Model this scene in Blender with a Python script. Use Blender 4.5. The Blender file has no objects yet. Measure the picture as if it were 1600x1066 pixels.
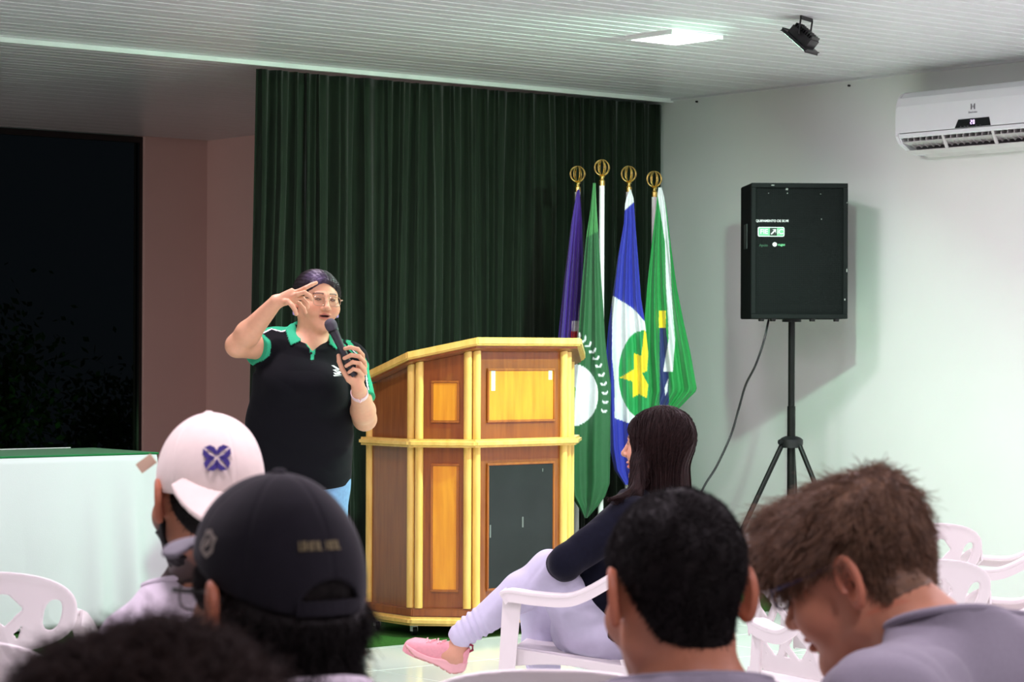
import bpy, bmesh, math, random
import numpy as np
from mathutils import Vector, Matrix, Euler

# ---------------------------------------------------------------- camera, world, light, exposure
SC = bpy.context.scene
COL = SC.collection
PI = math.pi
FPX = 3800.0                     # focal length in pixels of the 1600 px wide frame
CAM = Vector((0, 0, 1.35))
HOR = 545.0                      # row of the horizon
ROLL = 0.004
PITCH = math.atan((HOR - 533.0) / FPX)

cam_data = bpy.data.cameras.new('camera')
cam_data.sensor_width = 36.0
cam_data.lens = 36.0 * FPX / 1600.0
cam_data.clip_end = 100
cam_data.dof.use_dof = True
cam_data.dof.focus_distance = 9.3
cam_data.dof.aperture_fstop = 11.0
cam = bpy.data.objects.new('camera', cam_data)
COL.objects.link(cam)
CR = Euler((PI / 2 + PITCH, 0, 0)).to_matrix() @ Matrix.Rotation(ROLL, 3, 'Z')
cam.matrix_world = Matrix.Translation(CAM) @ CR.to_4x4()
SC.camera = cam

SC.view_settings.view_transform = 'Standard'
SC.view_settings.look = 'None'
SC.view_settings.gamma = 1
SC.view_settings.use_curve_mapping = False
SC.view_settings.exposure = 0.13
SC.cycles.use_denoising = True
SC.cycles.max_bounces = 8
SC.cycles.diffuse_bounces = 4
SC.cycles.sample_clamp_indirect = 6

world = bpy.data.worlds.new('world'); SC.world = world
world.use_nodes = True
world.node_tree.nodes['Background'].inputs[0].default_value = (0.010, 0.012, 0.016, 1)
world.node_tree.nodes['Background'].inputs[1].default_value = 1.0

TH = math.radians(39.0)          # the room is turned by this against the camera
A = Vector((math.cos(TH), math.sin(TH), 0))      # along the curtain, to the right and away
B = Vector((math.sin(TH), -math.cos(TH), 0))     # along the right wall, to the right and towards the camera
HC = 2.80
DC = 14.1
CORNER = Vector((245 / FPX * DC, DC, 0))         # curtain / right wall corner

def at(px, py, D):
    """world point seen at pixel (px,py) at distance D (along Y)"""
    v = CR @ Vector(((px - 800) / FPX, (533 - py) / FPX, -1))
    return CAM + v * (D / v.y)

def room(u, w, z=0.0):
    """room coordinates: u along the curtain (to the right), w out of the curtain into the room"""
    p = CORNER + A * u + B * w
    return Vector((p.x, p.y, z))

def lamp(name, kind, loc, power, color, size=0.1, sizey=None, direction=None, spread=None):
    l = bpy.data.lights.new(name, kind)
    l.energy = power; l.color = color
    if kind == 'AREA':
        l.size = size
        if sizey: l.shape = 'RECTANGLE'; l.size_y = sizey
        if spread: l.spread = spread
    else:
        l.shadow_soft_size = size
    o = bpy.data.objects.new(name, l); COL.objects.link(o)
    o.location = loc
    if direction is not None:
        o.rotation_euler = Vector(direction).to_track_quat('-Z', 'Y').to_euler()
    return o

PANEL_COL = (1.0, 0.83, 0.98)
FLOOD_COL = (0.52, 1.0, 0.71)
PANEL_A = room(0, 0, 0) ; 
_p = at(1053, 55, 1.45 * FPX / 490.0)
PANEL_A = Vector((_p.x, _p.y, HC))
PANELS = []
for j in range(0, 4):
    for i in range(0, 4):
        q = PANEL_A - A * (2.3 * i - (0.0 if j < 1 else 1.0)) + B * (2.5 * j)
        PANELS.append(q)
for q in PANELS:
    lamp('panel_light', 'AREA', (q.x, q.y, HC - 0.03), 22, PANEL_COL, 0.30, None, (0, 0, -1))
_f = at(1250, 40, 10.6)
FLOOD = Vector((_f.x, _f.y, HC - 0.15))
# ---------------------------------------------------------------- helpers
def mesh_obj(name, verts, faces, mat=None, parent=None, smooth=False):
    me = bpy.data.meshes.new(name)
    me.from_pydata([tuple(v) for v in verts], [], [tuple(f) for f in faces])
    me.validate()
    o = bpy.data.objects.new(name, me); COL.objects.link(o)
    if mat: me.materials.append(mat)
    if smooth: me.shade_smooth()
    if parent: o.parent = parent
    return o

def empty(name, loc=(0, 0, 0), rz=0.0, rot=None):
    o = bpy.data.objects.new(name, None); COL.objects.link(o)
    o.empty_display_size = 0.05
    o.location = loc
    o.rotation_euler = rot if rot is not None else (0, 0, rz)
    return o

def tag(o, label=None, cat=None, group=None, kind=None):
    if label: o['label'] = label
    if cat: o['category'] = cat
    if group: o['group'] = group
    if kind: o['kind'] = kind
    return o

def struct(o):
    o['kind'] = 'structure'; return o

def bm_obj(name, bm, mat=None, parent=None, smooth=False, bevel=0.0, seg=2):
    if bevel > 0:
        bmesh.ops.bevel(bm, geom=bm.edges[:], offset=bevel, segments=seg, affect='EDGES', clamp_overlap=True)
    bmesh.ops.recalc_face_normals(bm, faces=bm.faces[:])
    me = bpy.data.meshes.new(name); bm.to_mesh(me); bm.free()
    o = bpy.data.objects.new(name, me); COL.objects.link(o)
    if mat: me.materials.append(mat)
    if smooth:
        me.shade_smooth()
        try: me.set_sharp_from_angle(angle=math.radians(40))
        except Exception: pass
    if parent: o.parent = parent
    return o

def add_box(bm, c, s, M=None):
    r = bmesh.ops.create_cube(bm, size=1)
    for v in r['verts']:
        v.co = Vector((v.co.x * s[0] + c[0], v.co.y * s[1] + c[1], v.co.z * s[2] + c[2]))
        if M is not None: v.co = M @ v.co
    return r['verts']

def box(name, c, s, mat, parent=None, bevel=0.0, M=None, smooth=False):
    bm = bmesh.new(); add_box(bm, c, s, M)
    return bm_obj(name, bm, mat, parent, smooth, bevel)

def add_prism(bm, pts, z0, z1, M=None):
    """extrude 2D polygon pts (x,y) from z0 to z1"""
    lo = [bm.verts.new((p[0], p[1], z0)) for p in pts]
    hi = [bm.verts.new((p[0], p[1], z1)) for p in pts]
    n = len(pts)
    bm.faces.new(lo[::-1]); bm.faces.new(hi)
    for i in range(n):
        bm.faces.new((lo[i], lo[(i + 1) % n], hi[(i + 1) % n], hi[i]))
    if M is not None:
        for v in lo + hi: v.co = M @ v.co

def frames(pts, up=Vector((0, 0, 1))):
    out = []
    n = len(pts)
    for i in range(n):
        t = (pts[min(i + 1, n - 1)] - pts[max(i - 1, 0)]).normalized()
        s = t.cross(up)
        if s.length < 1e-4: s = t.cross(Vector((0, 1, 0)))
        s.normalize(); u = s.cross(t).normalized()
        out.append((t, s, u))
    return out

def add_sweep(bm, pts, prof, up=Vector((0, 0, 1)), scale=None, caps=True, closed=False):
    """sweep a closed profile [(side,up)] along pts"""
    pts = [Vector(p) for p in pts]
    fr = frames(pts, up)
    rings = []
    for i, (p, (t, s, u)) in enumerate(zip(pts, fr)):
        k = scale[i] if scale else 1.0
        if not isinstance(k, (tuple, list)): k = (k, k)
        rings.append([bm.verts.new(p + s * (a * k[0]) + u * (b * k[1])) for a, b in prof])
    m = len(prof)
    rng = range(len(rings)) if closed else range(len(rings) - 1)
    for i in rng:
        r0, r1 = rings[i], rings[(i + 1) % len(rings)]
        for j in range(m):
            bm.faces.new((r0[j], r0[(j + 1) % m], r1[(j + 1) % m], r1[j]))
    if caps and not closed:
        bm.faces.new(rings[0][::-1]); bm.faces.new(rings[-1])

def circ(r, n=12, ry=None):
    ry = ry or r
    return [(r * math.cos(2 * PI * i / n), ry * math.sin(2 * PI * i / n)) for i in range(n)]

def tube(name, pts, r, mat, parent=None, n=10, scale=None, up=Vector((0, 0, 1)), closed=False):
    bm = bmesh.new(); add_sweep(bm, pts, circ(r, n), up, scale, True, closed)
    return bm_obj(name, bm, mat, parent, True)

def add_lathe(bm, prof, n=24, M=None, cap=True):
    """prof [(r,z)] turned round Z"""
    rings = []
    for r, z in prof:
        ring = []
        for i in range(n):
            a = 2 * PI * i / n
            v = Vector((r * math.cos(a), r * math.sin(a), z))
            if M is not None: v = M @ v
            ring.append(bm.verts.new(v))
        rings.append(ring)
    for r0, r1 in zip(rings, rings[1:]):
        for i in range(n):
            bm.faces.new((r0[i], r0[(i + 1) % n], r1[(i + 1) % n], r1[i]))
    if cap:
        bm.faces.new(rings[0][::-1]); bm.faces.new(rings[-1])

def lathe(name, prof, mat, parent=None, n=24, M=None, cap=True):
    bm = bmesh.new(); add_lathe(bm, prof, n, M, cap)
    return bm_obj(name, bm, mat, parent, True)

def bez(P, n=16):
    """Catmull-Rom through P"""
    P = [Vector(p) for p in P]
    Q = [P[0] * 2 - P[1]] + P + [P[-1] * 2 - P[-2]]
    out = []
    for i in range(1, len(Q) - 2):
        for k in range(n):
            t = k / n
            a, b, c, d = Q[i - 1], Q[i], Q[i + 1], Q[i + 2]
            out.append(0.5 * ((2 * b) + (c - a) * t + (2 * a - 5 * b + 4 * c - d) * t * t + (3 * b - a - 3 * c + d) * t ** 3))
    out.append(P[-1])
    return out

def copy_tree(o, parent=None):
    c = o.copy(); COL.objects.link(c)
    if parent: c.parent = parent
    for ch in list(o.children):
        copy_tree(ch, c)
    return c

def text_obj(name, s, size, mat, parent=None, M=None, depth=0.0006, bold=0.0, align='CENTER'):
    cu = bpy.data.curves.new(name, 'FONT')
    cu.body = s; cu.size = size; cu.extrude = depth; cu.offset = bold
    cu.align_x = align; cu.align_y = 'CENTER'
    t = bpy.data.objects.new(name, cu); COL.objects.link(t)
    dg = bpy.context.evaluated_depsgraph_get()
    me = bpy.data.meshes.new_from_object(t.evaluated_get(dg))
    bpy.data.objects.remove(t); bpy.data.curves.remove(cu)
    if M is not None: me.transform(M)
    o = bpy.data.objects.new(name, me); COL.objects.link(o)
    me.materials.clear(); me.materials.append(mat)
    if parent: o.parent = parent
    return o

def frame_m(o, x, y, z):
    """matrix with given origin and axes"""
    x, y, z = Vector(x).normalized(), Vector(y).normalized(), Vector(z).normalized()
    m = Matrix((x, y, z)).transposed().to_4x4()
    m.translation = Vector(o)
    return m

# ---------------------------------------------------------------- materials
def mat(name, col, rough=0.5, metal=0.0, var=0.06, nscale=8.0, bump=0.0, bscale=60.0, emit=None, estr=0.0,
        spec=0.5, sheen=0.0, coat=0.0, sss=0.0, col2=None, mottled=None, stretch=None, attr=None, aniso=False):
    m = bpy.data.materials.new(name); m.use_nodes = True
    nt = m.node_tree; N = nt.nodes; L = nt.links
    b = N['Principled BSDF']
    b.inputs['Roughness'].default_value = rough
    b.inputs['Metallic'].default_value = metal
    b.inputs['Specular IOR Level'].default_value = spec
    if sheen:
        b.inputs['Sheen Weight'].default_value = sheen
        b.inputs['Sheen Roughness'].default_value = 0.4
    if coat:
        b.inputs['Coat Weight'].default_value = coat; b.inputs['Coat Roughness'].default_value = 0.12
    if sss:
        b.inputs['Subsurface Weight'].default_value = sss
        b.inputs['Subsurface Radius'].default_value = (0.010, 0.004, 0.002)
        b.inputs['Subsurface Scale'].default_value = 0.6
    tc = N.new('ShaderNodeTexCoord'); mp = N.new('ShaderNodeMapping')
    L.new(tc.outputs['Object'], mp.inputs['Vector'])
    if stretch: mp.inputs['Scale'].default_value = stretch
    no = N.new('ShaderNodeTexNoise'); no.inputs['Scale'].default_value = nscale
    no.inputs['Detail'].default_value = 5
    L.new(mp.outputs[0], no.inputs['Vector'])
    mix = N.new('ShaderNodeMix'); mix.data_type = 'RGBA'; mix.blend_type = 'MIX'
    c = Vector(col[:3])
    c2 = Vector(col2[:3]) if col2 else None
    if attr:
        at_ = N.new('ShaderNodeAttribute'); at_.attribute_name = attr
        mm = N.new('ShaderNodeMix'); mm.data_type = 'RGBA'; mm.blend_type = 'MULTIPLY'
        mm.inputs[0].default_value = 1.0
        L.new(at_.outputs['Color'], mm.inputs[6])
        ramp = N.new('ShaderNodeMapRange')
        ramp.inputs[1].default_value = 0.3; ramp.inputs[2].default_value = 0.7
        ramp.inputs[3].default_value = 1 - var; ramp.inputs[4].default_value = 1 + var
        L.new(no.outputs[0], ramp.inputs[0])
        L.new(ramp.outputs[0], mm.inputs[7])
        L.new(mm.outputs[2], b.inputs['Base Color'])
    else:
        lo = c * (1 - var) if c2 is None else c
        hi = c * (1 + var) if c2 is None else c2
        mix.inputs[6].default_value = (*lo, 1); mix.inputs[7].default_value = (*hi, 1)
        mr = N.new('ShaderNodeMapRange')
        mr.inputs[1].default_value = 0.32; mr.inputs[2].default_value = 0.68
        L.new(no.outputs[0], mr.inputs[0])
        L.new(mr.outputs[0], mix.inputs[0])
        L.new(mix.outputs[2], b.inputs['Base Color'])
    if bump:
        n2 = N.new('ShaderNodeTexNoise'); n2.inputs['Scale'].default_value = bscale
        n2.inputs['Detail'].default_value = 4
        L.new(mp.outputs[0], n2.inputs['Vector'])
        bp = N.new('ShaderNodeBump'); bp.inputs['Strength'].default_value = bump
        bp.inputs['Distance'].default_value = 0.004
        L.new(n2.outputs[0], bp.inputs['Height']); L.new(bp.outputs[0], b.inputs['Normal'])
    if emit:
        b.inputs['Emission Color'].default_value = (*emit, 1)
        b.inputs['Emission Strength'].default_value = estr
    return m

def srgb(r, g, b):
    f = lambda v: (v / 255 / 12.92) if v / 255 <= 0.04045 else ((v / 255 + 0.055) / 1.055) ** 2.4
    return (f(r), f(g), f(b))

# ---------------------------------------------------------------- signed distance modelling (numpy)
f4 = np.float32
def V3(p): return np.array(p, dtype=f4)
def length(q): return np.sqrt(np.einsum('ij,ij->i', q, q))
def smin(a, b, k):
    h = np.clip(0.5 + 0.5 * (b - a) / k, 0, 1)
    return b * (1 - h) + a * h - k * h * (1 - h)
def smax(a, b, k): return -smin(-a, -b, k)
def sph(P, c, r): return length(P - V3(c)) - r
def ell(P, c, r, R=None):
    q = P - V3(c)
    if R is not None: q = q @ R
    r = V3(r)
    k0 = length(q / r); k1 = length(q / (r * r)) + 1e-9
    return k0 * (k0 - 1) / k1
def cap(P, a, b, ra, rb=None):
    rb = ra if rb is None else rb
    a = V3(a); b = V3(b); ab = b - a
    q = P - a
    h = np.clip((q @ ab) / (ab @ ab + 1e-12), 0, 1)
    return length(q - h[:, None] * ab) - (ra + (rb - ra) * h)
def ecap(P, a, b, side, r0, r1):
    """elliptic limb from a to b; side = unit vector of the wide axis, r0=(wide,thin) at a, r1 at b"""
    a = V3(a); b = V3(b); ab = b - a; L = float(np.sqrt(ab @ ab)); t = ab / L
    s = V3(side); s = s - t * (s @ t); s /= np.sqrt(s @ s); u = np.cross(t, s).astype(f4)
    q = P - a
    z = q @ t; h = np.clip(z / L, 0, 1)
    rx = r0[0] + (r1[0] - r0[0]) * h; ry = r0[1] + (r1[1] - r0[1]) * h
    x = (q @ s); y = (q @ u); dz = z - h * L
    m = np.minimum(rx, ry)
    k = np.sqrt((x / rx) ** 2 + (y / ry) ** 2 + (dz / m) ** 2)
    return (k - 1) * m
def rbox(P, c, h, r, R=None):
    q = P - V3(c)
    if R is not None: q = q @ R
    q = np.abs(q) - (V3(h) - r)
    return length(np.maximum(q, 0)) + np.minimum(q.max(axis=1), 0) - r
def rotm(rx=0, ry=0, rz=0):
    return np.array(Euler((rx, ry, rz)).to_matrix(), dtype=f4)
def polycap(P, pts, rs, k=0.004):
    d = None
    for i in range(len(pts) - 1):
        e = cap(P, pts[i], pts[i + 1], rs[i], rs[i + 1])
        d = e if d is None else smin(d, e, k)
    return d
def vnoise(P, scale, seed=0):
    """cheap smooth noise from sines, about -1..1"""
    rs = np.random.RandomState(seed)
    out = np.zeros(len(P), dtype=f4)
    for i in range(5):
        k = rs.normal(size=3); k = k / np.linalg.norm(k) * scale * (0.7 + 0.25 * i)
        out += np.sin(P @ k.astype(f4) + rs.uniform(0, 6.28)).astype(f4) * (0.5 if i else 0.6)
    return out / 1.6

def axis(lo, hi, h, segs=None):
    """grid axis; segs = [(lo,hi,step)] gives another step in ranges"""
    out = [lo]
    while out[-1] < hi:
        s = h
        for a, b, st in (segs or []):
            if a <= out[-1] < b: s = st
        out.append(out[-1] + s)
    return np.array(out, dtype=f4)

def surf_nets(f, xs, ys, zs, nb=6, slack=1.6):
    def pad(v):
        while len(v) % nb: v = np.append(v, v[-1] + (v[-1] - v[-2]))
        return v.astype(f4)
    xs, ys, zs = pad(xs), pad(ys), pad(zs)
    nx, ny, nz = len(xs), len(ys), len(zs)
    bx, by, bz = nx // nb, ny // nb, nz // nb
    cx = xs.reshape(bx, nb).mean(1); cy = ys.reshape(by, nb).mean(1); cz = zs.reshape(bz, nb).mean(1)
    hx = np.gradient(xs).reshape(bx, nb).sum(1) / 2; hy = np.gradient(ys).reshape(by, nb).sum(1) / 2; hz = np.gradient(zs).reshape(bz, nb).sum(1) / 2
    G = np.stack(np.meshgrid(cx, cy, cz, indexing='ij'), -1).reshape(-1, 3).astype(f4)
    H = np.stack(np.meshgrid(hx, hy, hz, indexing='ij'), -1).reshape(-1, 3)
    rad = np.sqrt((H ** 2).sum(1))
    dc = f(G)
    act = np.abs(dc) < rad * slack + 0.004
    vol = np.repeat(np.repeat(np.repeat(dc.reshape(bx, by, bz), nb, 0), nb, 1), nb, 2).astype(f4)
    ids = np.nonzero(act)[0]
    vb = vol.reshape(bx, nb, by, nb, bz, nb)
    CH = 1500
    for s in range(0, len(ids), CH):
        I = ids[s:s + CH]
        ix = I // (by * bz); iy = (I // bz) % by; iz = I % bz
        X = xs.reshape(bx, nb)[ix]; Y = ys.reshape(by, nb)[iy]; Z = zs.reshape(bz, nb)[iz]
        n = len(I)
        P = np.empty((n, nb, nb, nb, 3), dtype=f4)
        P[..., 0] = X[:, :, None, None]; P[..., 1] = Y[:, None, :, None]; P[..., 2] = Z[:, None, None, :]
        v = f(P.reshape(-1, 3)).reshape(n, nb, nb, nb)
        vb[ix, :, iy, :, iz, :] = v
    vol = vb.reshape(nx, ny, nz)
    # outer shell is outside
    for sl in ((0,), (-1,)):
        vol[sl[0]] = np.maximum(vol[sl[0]], 1e-3); vol[:, sl[0]] = np.maximum(vol[:, sl[0]], 1e-3); vol[:, :, sl[0]] = np.maximum(vol[:, :, sl[0]], 1e-3)
    S = vol < 0
    c = np.zeros((nx - 1, ny - 1, nz - 1), dtype=np.int8)
    for dx in (0, 1):
        for dy in (0, 1):
            for dz in (0, 1):
                c += S[dx:nx - 1 + dx, dy:ny - 1 + dy, dz:nz - 1 + dz]
    m = (c > 0) & (c < 8)
    I = np.argwhere(m)
    idx = -np.ones(m.shape, dtype=np.int64); idx[m] = np.arange(len(I))
    acc = np.zeros((len(I), 3)); cnt = np.zeros(len(I))
    corners = [(a, b, d) for a in (0, 1) for b in (0, 1) for d in (0, 1)]
    vals = {k: vol[I[:, 0] + k[0], I[:, 1] + k[1], I[:, 2] + k[2]].astype(np.float64) for k in corners}
    for k in corners:
        for ax in range(3):
            if k[ax] == 0:
                k2 = list(k); k2[ax] = 1; k2 = tuple(k2)
                a, b = vals[k], vals[k2]
                x = (a < 0) != (b < 0)
                t = np.where(x, a / np.where(a - b == 0, 1, a - b), 0)
                pt = np.tile(np.array(k, float), (len(I), 1)); pt[:, ax] += t
                acc += pt * x[:, None]; cnt += x
    pos = acc / cnt[:, None]
    out = np.empty_like(pos)
    for ax, g in enumerate((xs, ys, zs)):
        out[:, ax] = g[I[:, ax]] + (g[I[:, ax] + 1] - g[I[:, ax]]) * pos[:, ax]
    faces = []
    def quads(mask, sgn, offs):
        J = np.argwhere(mask)
        if len(J) == 0: return
        q = np.stack([idx[J[:, 0] + o[0], J[:, 1] + o[1], J[:, 2] + o[2]] for o in offs], 1)
        s = sgn[J[:, 0], J[:, 1], J[:, 2]]
        q[~s] = q[~s][:, ::-1]
        faces.append(q[(q >= 0).all(1)])
    e = S[:-1, :, :] != S[1:, :, :]
    M = e[:, 1:-1, 1:-1]; quads(M, S[:-1, 1:-1, 1:-1], [(0, 0, 0), (0, 1, 0), (0, 1, 1), (0, 0, 1)])
    e = S[:, :-1, :] != S[:, 1:, :]
    M = e[1:-1, :, 1:-1]; quads(M, S[1:-1, :-1, 1:-1], [(0, 0, 0), (0, 0, 1), (1, 0, 1), (1, 0, 0)])
    e = S[:, :, :-1] != S[:, :, 1:]
    M = e[1:-1, 1:-1, :]; quads(M, S[1:-1, 1:-1, :-1], [(0, 0, 0), (1, 0, 0), (1, 1, 0), (0, 1, 0)])
    F = np.concatenate(faces) if faces else np.zeros((0, 4), int)
    # one projection step onto the true surface
    Pv = out.astype(f4); hh = 0.0008
    d0 = f(Pv)
    g = np.stack([f(Pv + V3((hh, 0, 0))) - d0, f(Pv + V3((0, hh, 0))) - d0, f(Pv + V3((0, 0, hh))) - d0], 1) / hh
    gl = np.maximum((g ** 2).sum(1), 0.05)
    step = np.clip(d0 / gl, -0.003, 0.003)[:, None] * g
    return (Pv - step).astype(f4), F

def arr_mesh(name, Vv, F, mat=None, parent=None, color=None, origin=None):
    me = bpy.data.meshes.new(name)
    Vv = np.asarray(Vv, dtype=f4)
    if origin is not None: Vv = Vv - V3(origin)
    me.vertices.add(len(Vv)); me.vertices.foreach_set('co', Vv.ravel())
    F = np.asarray(F, dtype=np.int32); k = F.shape[1]
    me.loops.add(F.size); me.loops.foreach_set('vertex_index', F.ravel())
    me.polygons.add(len(F)); me.polygons.foreach_set('loop_start', np.arange(0, F.size, k, dtype=np.int32))
    try: me.polygons.foreach_set('loop_total', np.full(len(F), k, dtype=np.int32))
    except Exception: pass
    me.update(calc_edges=True); me.validate()
    if color is not None:
        ca = me.color_attributes.new('Col', 'FLOAT_COLOR', 'POINT')
        cc = np.ones((len(Vv), 4), dtype=f4); cc[:, :3] = color
        ca.data.foreach_set('color', cc.ravel())
    me.shade_smooth()
    if mat: me.materials.append(mat)
    o = bpy.data.objects.new(name, me); COL.objects.link(o)
    if parent: o.parent = parent
    if origin is not None and parent is None: o.location = origin
    return o

def strands_mesh(roots, pts, r0, r1, rng, sides=3):
    """pts: (n,k,3) polylines -> tapered thin tubes as arrays"""
    n, k, _ = pts.shape
    t = np.gradient(pts, axis=1); t /= np.linalg.norm(t, axis=2, keepdims=True) + 1e-9
    ref = rng.normal(size=(n, 1, 3)); s = np.cross(t, ref); s /= np.linalg.norm(s, axis=2, keepdims=True) + 1e-9
    u = np.cross(t, s)
    rad = np.linspace(r0, r1, k)[None, :, None]
    rings = []
    for j in range(sides):
        a = 2 * PI * j / sides
        rings.append(pts + (s * math.cos(a) + u * math.sin(a)) * rad)
    R = np.stack(rings, 2)              # n,k,sides,3
    V = R.reshape(-1, 3)
    base = (np.arange(n) * k * sides)[:, None, None] + (np.arange(k - 1) * sides)[None, :, None]
    j = np.arange(sides)[None, None, :]; j2 = (j + 1) % sides
    F = np.stack([base + j, base + j2, base + sides + j2, base + sides + j], -1).reshape(-1, 4)
    return V.astype(f4), F

def join_arrays(parts):
    Vs, Fs, n = [], [], 0
    for v, f in parts:
        Vs.append(v); Fs.append(f + n); n += len(v)
    return np.concatenate(Vs), np.concatenate(Fs)
# ---------------------------------------------------------------- materials used by the setting
M_WALL = mat('painted_wall', srgb(228, 230, 226), 0.55, var=0.02, nscale=1.5, bump=0.05, bscale=40)
M_RECESS = mat('backstage_wall', srgb(212, 180, 172), 0.7, var=0.04, nscale=1.2, bump=0.05)
M_PVC = mat('pvc_ceiling', srgb(214, 214, 216), 0.28, var=0.015, nscale=3, stretch=(0.3, 3, 1))
M_GROUT = mat('grout', srgb(150, 160, 155), 0.8)
M_TILE = mat('floor_tile', srgb(232, 238, 232), 0.12, var=0.012, nscale=2, coat=0.3)
M_CARPET = mat('green_carpet', srgb(50, 92, 36), 0.95, var=0.25, nscale=120, bump=0.6, bscale=400, spec=0.1)
M_VELVET = mat('green_velvet', srgb(25, 37, 24), 0.8, var=0.25, nscale=9, stretch=(6, 6, 0.6), sheen=0.25, bump=0.15, bscale=300, spec=0.2)
M_WHITE = mat('white_plastic', srgb(240, 238, 238), 0.35, var=0.01)
M_CHAIR = mat('chair_plastic', srgb(236, 231, 229), 0.38, var=0.015, nscale=3)
M_BLACK = mat('black_plastic', srgb(20, 21, 23), 0.45, var=0.1)
M_BLACKM = mat('black_paint', srgb(24, 28, 28), 0.4, var=0.1, spec=0.6)
M_DARK = mat('dark_metal', srgb(35, 38, 36), 0.35, metal=0.7)

# ---------------------------------------------------------------- floor with its tiles
def slab(name, u0, u1, w0, w1, z0, z1, m, parent=None):
    pts = [room(u0, w0), room(u1, w0), room(u1, w1), room(u0, w1)]
    bm = bmesh.new(); add_prism(bm, [(p.x, p.y) for p in pts], z0, z1)
    return bm_obj(name, bm, m, parent)

floor = struct(slab('floor', -14.0, 0.15, -4.4, 15.0, -0.12, -0.005, M_GROUT))
RT = Matrix.Rotation(TH, 4, 'Z')
def room_m(u, w, z=0.0):
    m = RT.copy(); m.translation = room(u, w, z); return m      # local x = along curtain, local y = -w
bm = bmesh.new(); add_box(bm, (0, 0, -0.006), (0.597, 0.597, 0.012))
tile0 = bm_obj('tile', bm, M_TILE, floor, bevel=0.0015, seg=1)
tile0.matrix_local = room_m(-0.3, 1.52 + 0.3)
EDGE_W = 1.47                     # front edge of the carpet
M_TILEBIG = M_TILE
ii = 0
for iu in range(0, 15):
    for iw in range(0, 13):
        if iu == 0 and iw == 0: continue
        t = tile0.copy(); COL.objects.link(t); t.parent = floor
        t.matrix_local = room_m(-0.3 - 0.6 * iu, 1.52 + 0.3 + 0.6 * iw)
# beyond the tiles built singly, the same tiles carried on
def tile_field(u0, u1, w0, w1):
    bm = bmesh.new()
    w = w0
    while w < w1 - 0.01:
        u = u1
        while u > u0 + 0.01:
            add_box(bm, (u - 0.3, -(w + 0.3), -0.006), (0.597, 0.597, 0.012)); u -= 0.6
        w += 0.6
    o = bm_obj('tile_field', bm, M_TILE, floor); o.matrix_local = room_m(0, 0); o['kind'] = 'stuff'
    return o
tile_field(-13.8, -9.0, 1.52, 9.32)
tile_field(-13.8, 0.0, 9.32, 14.72)
tile_field(-13.8, 0.0, -3.88, 1.52)

carpet = slab('stage_carpet', -9.0, -0.03, -0.29, EDGE_W, 0.0005, 0.004, M_CARPET)
tag(carpet, 'green carpet strip on the floor under the wooden lectern', 'carpet')

# ---------------------------------------------------------------- walls
def wall(name, p, q, z0, z1, th, m, out):
    """vertical slab from p to q, thickness towards out"""
    p, q, out = Vector(p), Vector(q), Vector(out).normalized() * th
    pts = [p, q, q + out, p + out]
    bm = bmesh.new(); add_prism(bm, [(v.x, v.y) for v in pts], z0, z1)
    return struct(bm_obj(name, bm, m))
wall('wall_right', room(0, -0.3), room(0, 15), -0.12, HC + 0.1, 0.15, M_WALL, A)
wall('wall_rear', room(-14, 15), room(0.15, 15), -0.12, HC + 0.1, 0.15, M_WALL, B)
wall('wall_left', room(-14, -4.4), room(-14, 15), -0.12, HC + 0.1, 0.15, M_WALL, -A)
KU, KW = -0.51, -4.22
wall('wall_side', room(KU, KW), room(KU, -0.3), -0.12, HC + 0.1, 0.15, M_RECESS, A)
GU = KU - 0.50
wall('wall_back', room(GU, KW), room(KU + 0.15, KW), -0.12, HC + 0.1, 0.15, M_RECESS, -B)
wall('wall_back', room(-14, KW), room(-9.2, KW), -0.12, HC + 0.1, 0.15, M_RECESS, -B)
wall('trim_2', room(0.0, -0.30), room(KU, -0.30), -0.12, HC + 0.1, 0.05, M_WALL, -B)

# glazed wall at the back: frame, mullions, panes
M_FRAME = mat('window_frame', srgb(20, 19, 19), 0.4)
def glass_mat():
    m = bpy.data.materials.new('window_glass'); m.use_nodes = True
    nt = m.node_tree; N = nt.nodes; L = nt.links
    N.remove(N['Principled BSDF'])
    tr = N.new('ShaderNodeBsdfTransparent'); tr.inputs[0].default_value = (0.42, 0.46, 0.45, 1)
    gl = N.new('ShaderNodeBsdfGlossy'); gl.inputs[0].default_value = (0.5, 0.5, 0.5, 1); gl.inputs['Roughness'].default_value = 0.03
    fr = N.new('ShaderNodeFresnel'); fr.inputs[0].default_value = 1.12
    mx = N.new('ShaderNodeMixShader')
    L.new(fr.outputs[0], mx.inputs[0]); L.new(tr.outputs[0], mx.inputs[1]); L.new(gl.outputs[0], mx.inputs[2])
    L.new(mx.outputs[0], N['Material Output'].inputs['Surface'])
    return m
M_GLASS = glass_mat()
win = struct(slab('window_1', -9.2, GU, KW - 0.08, KW - 0.02, 0.0, 0.06, M_FRAME))
us = [-9.2, -7.2, -5.15, -3.1, GU]
for i in range(4):
    slab('glass_pane', us[i] + 0.03, us[i + 1] - 0.03, KW - 0.055, KW - 0.047, 0.06, HC - 0.04, M_GLASS, win)
for u in us:
    c = min(max(u, -9.17), GU - 0.012)
    slab('mullion', c - 0.012, c + 0.012, KW - 0.08, KW - 0.03, 0.06, HC - 0.04, M_FRAME, win)
slab('top_rail', -9.2, GU, KW - 0.08, KW - 0.03, HC - 0.04, HC, M_FRAME, win)

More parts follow.
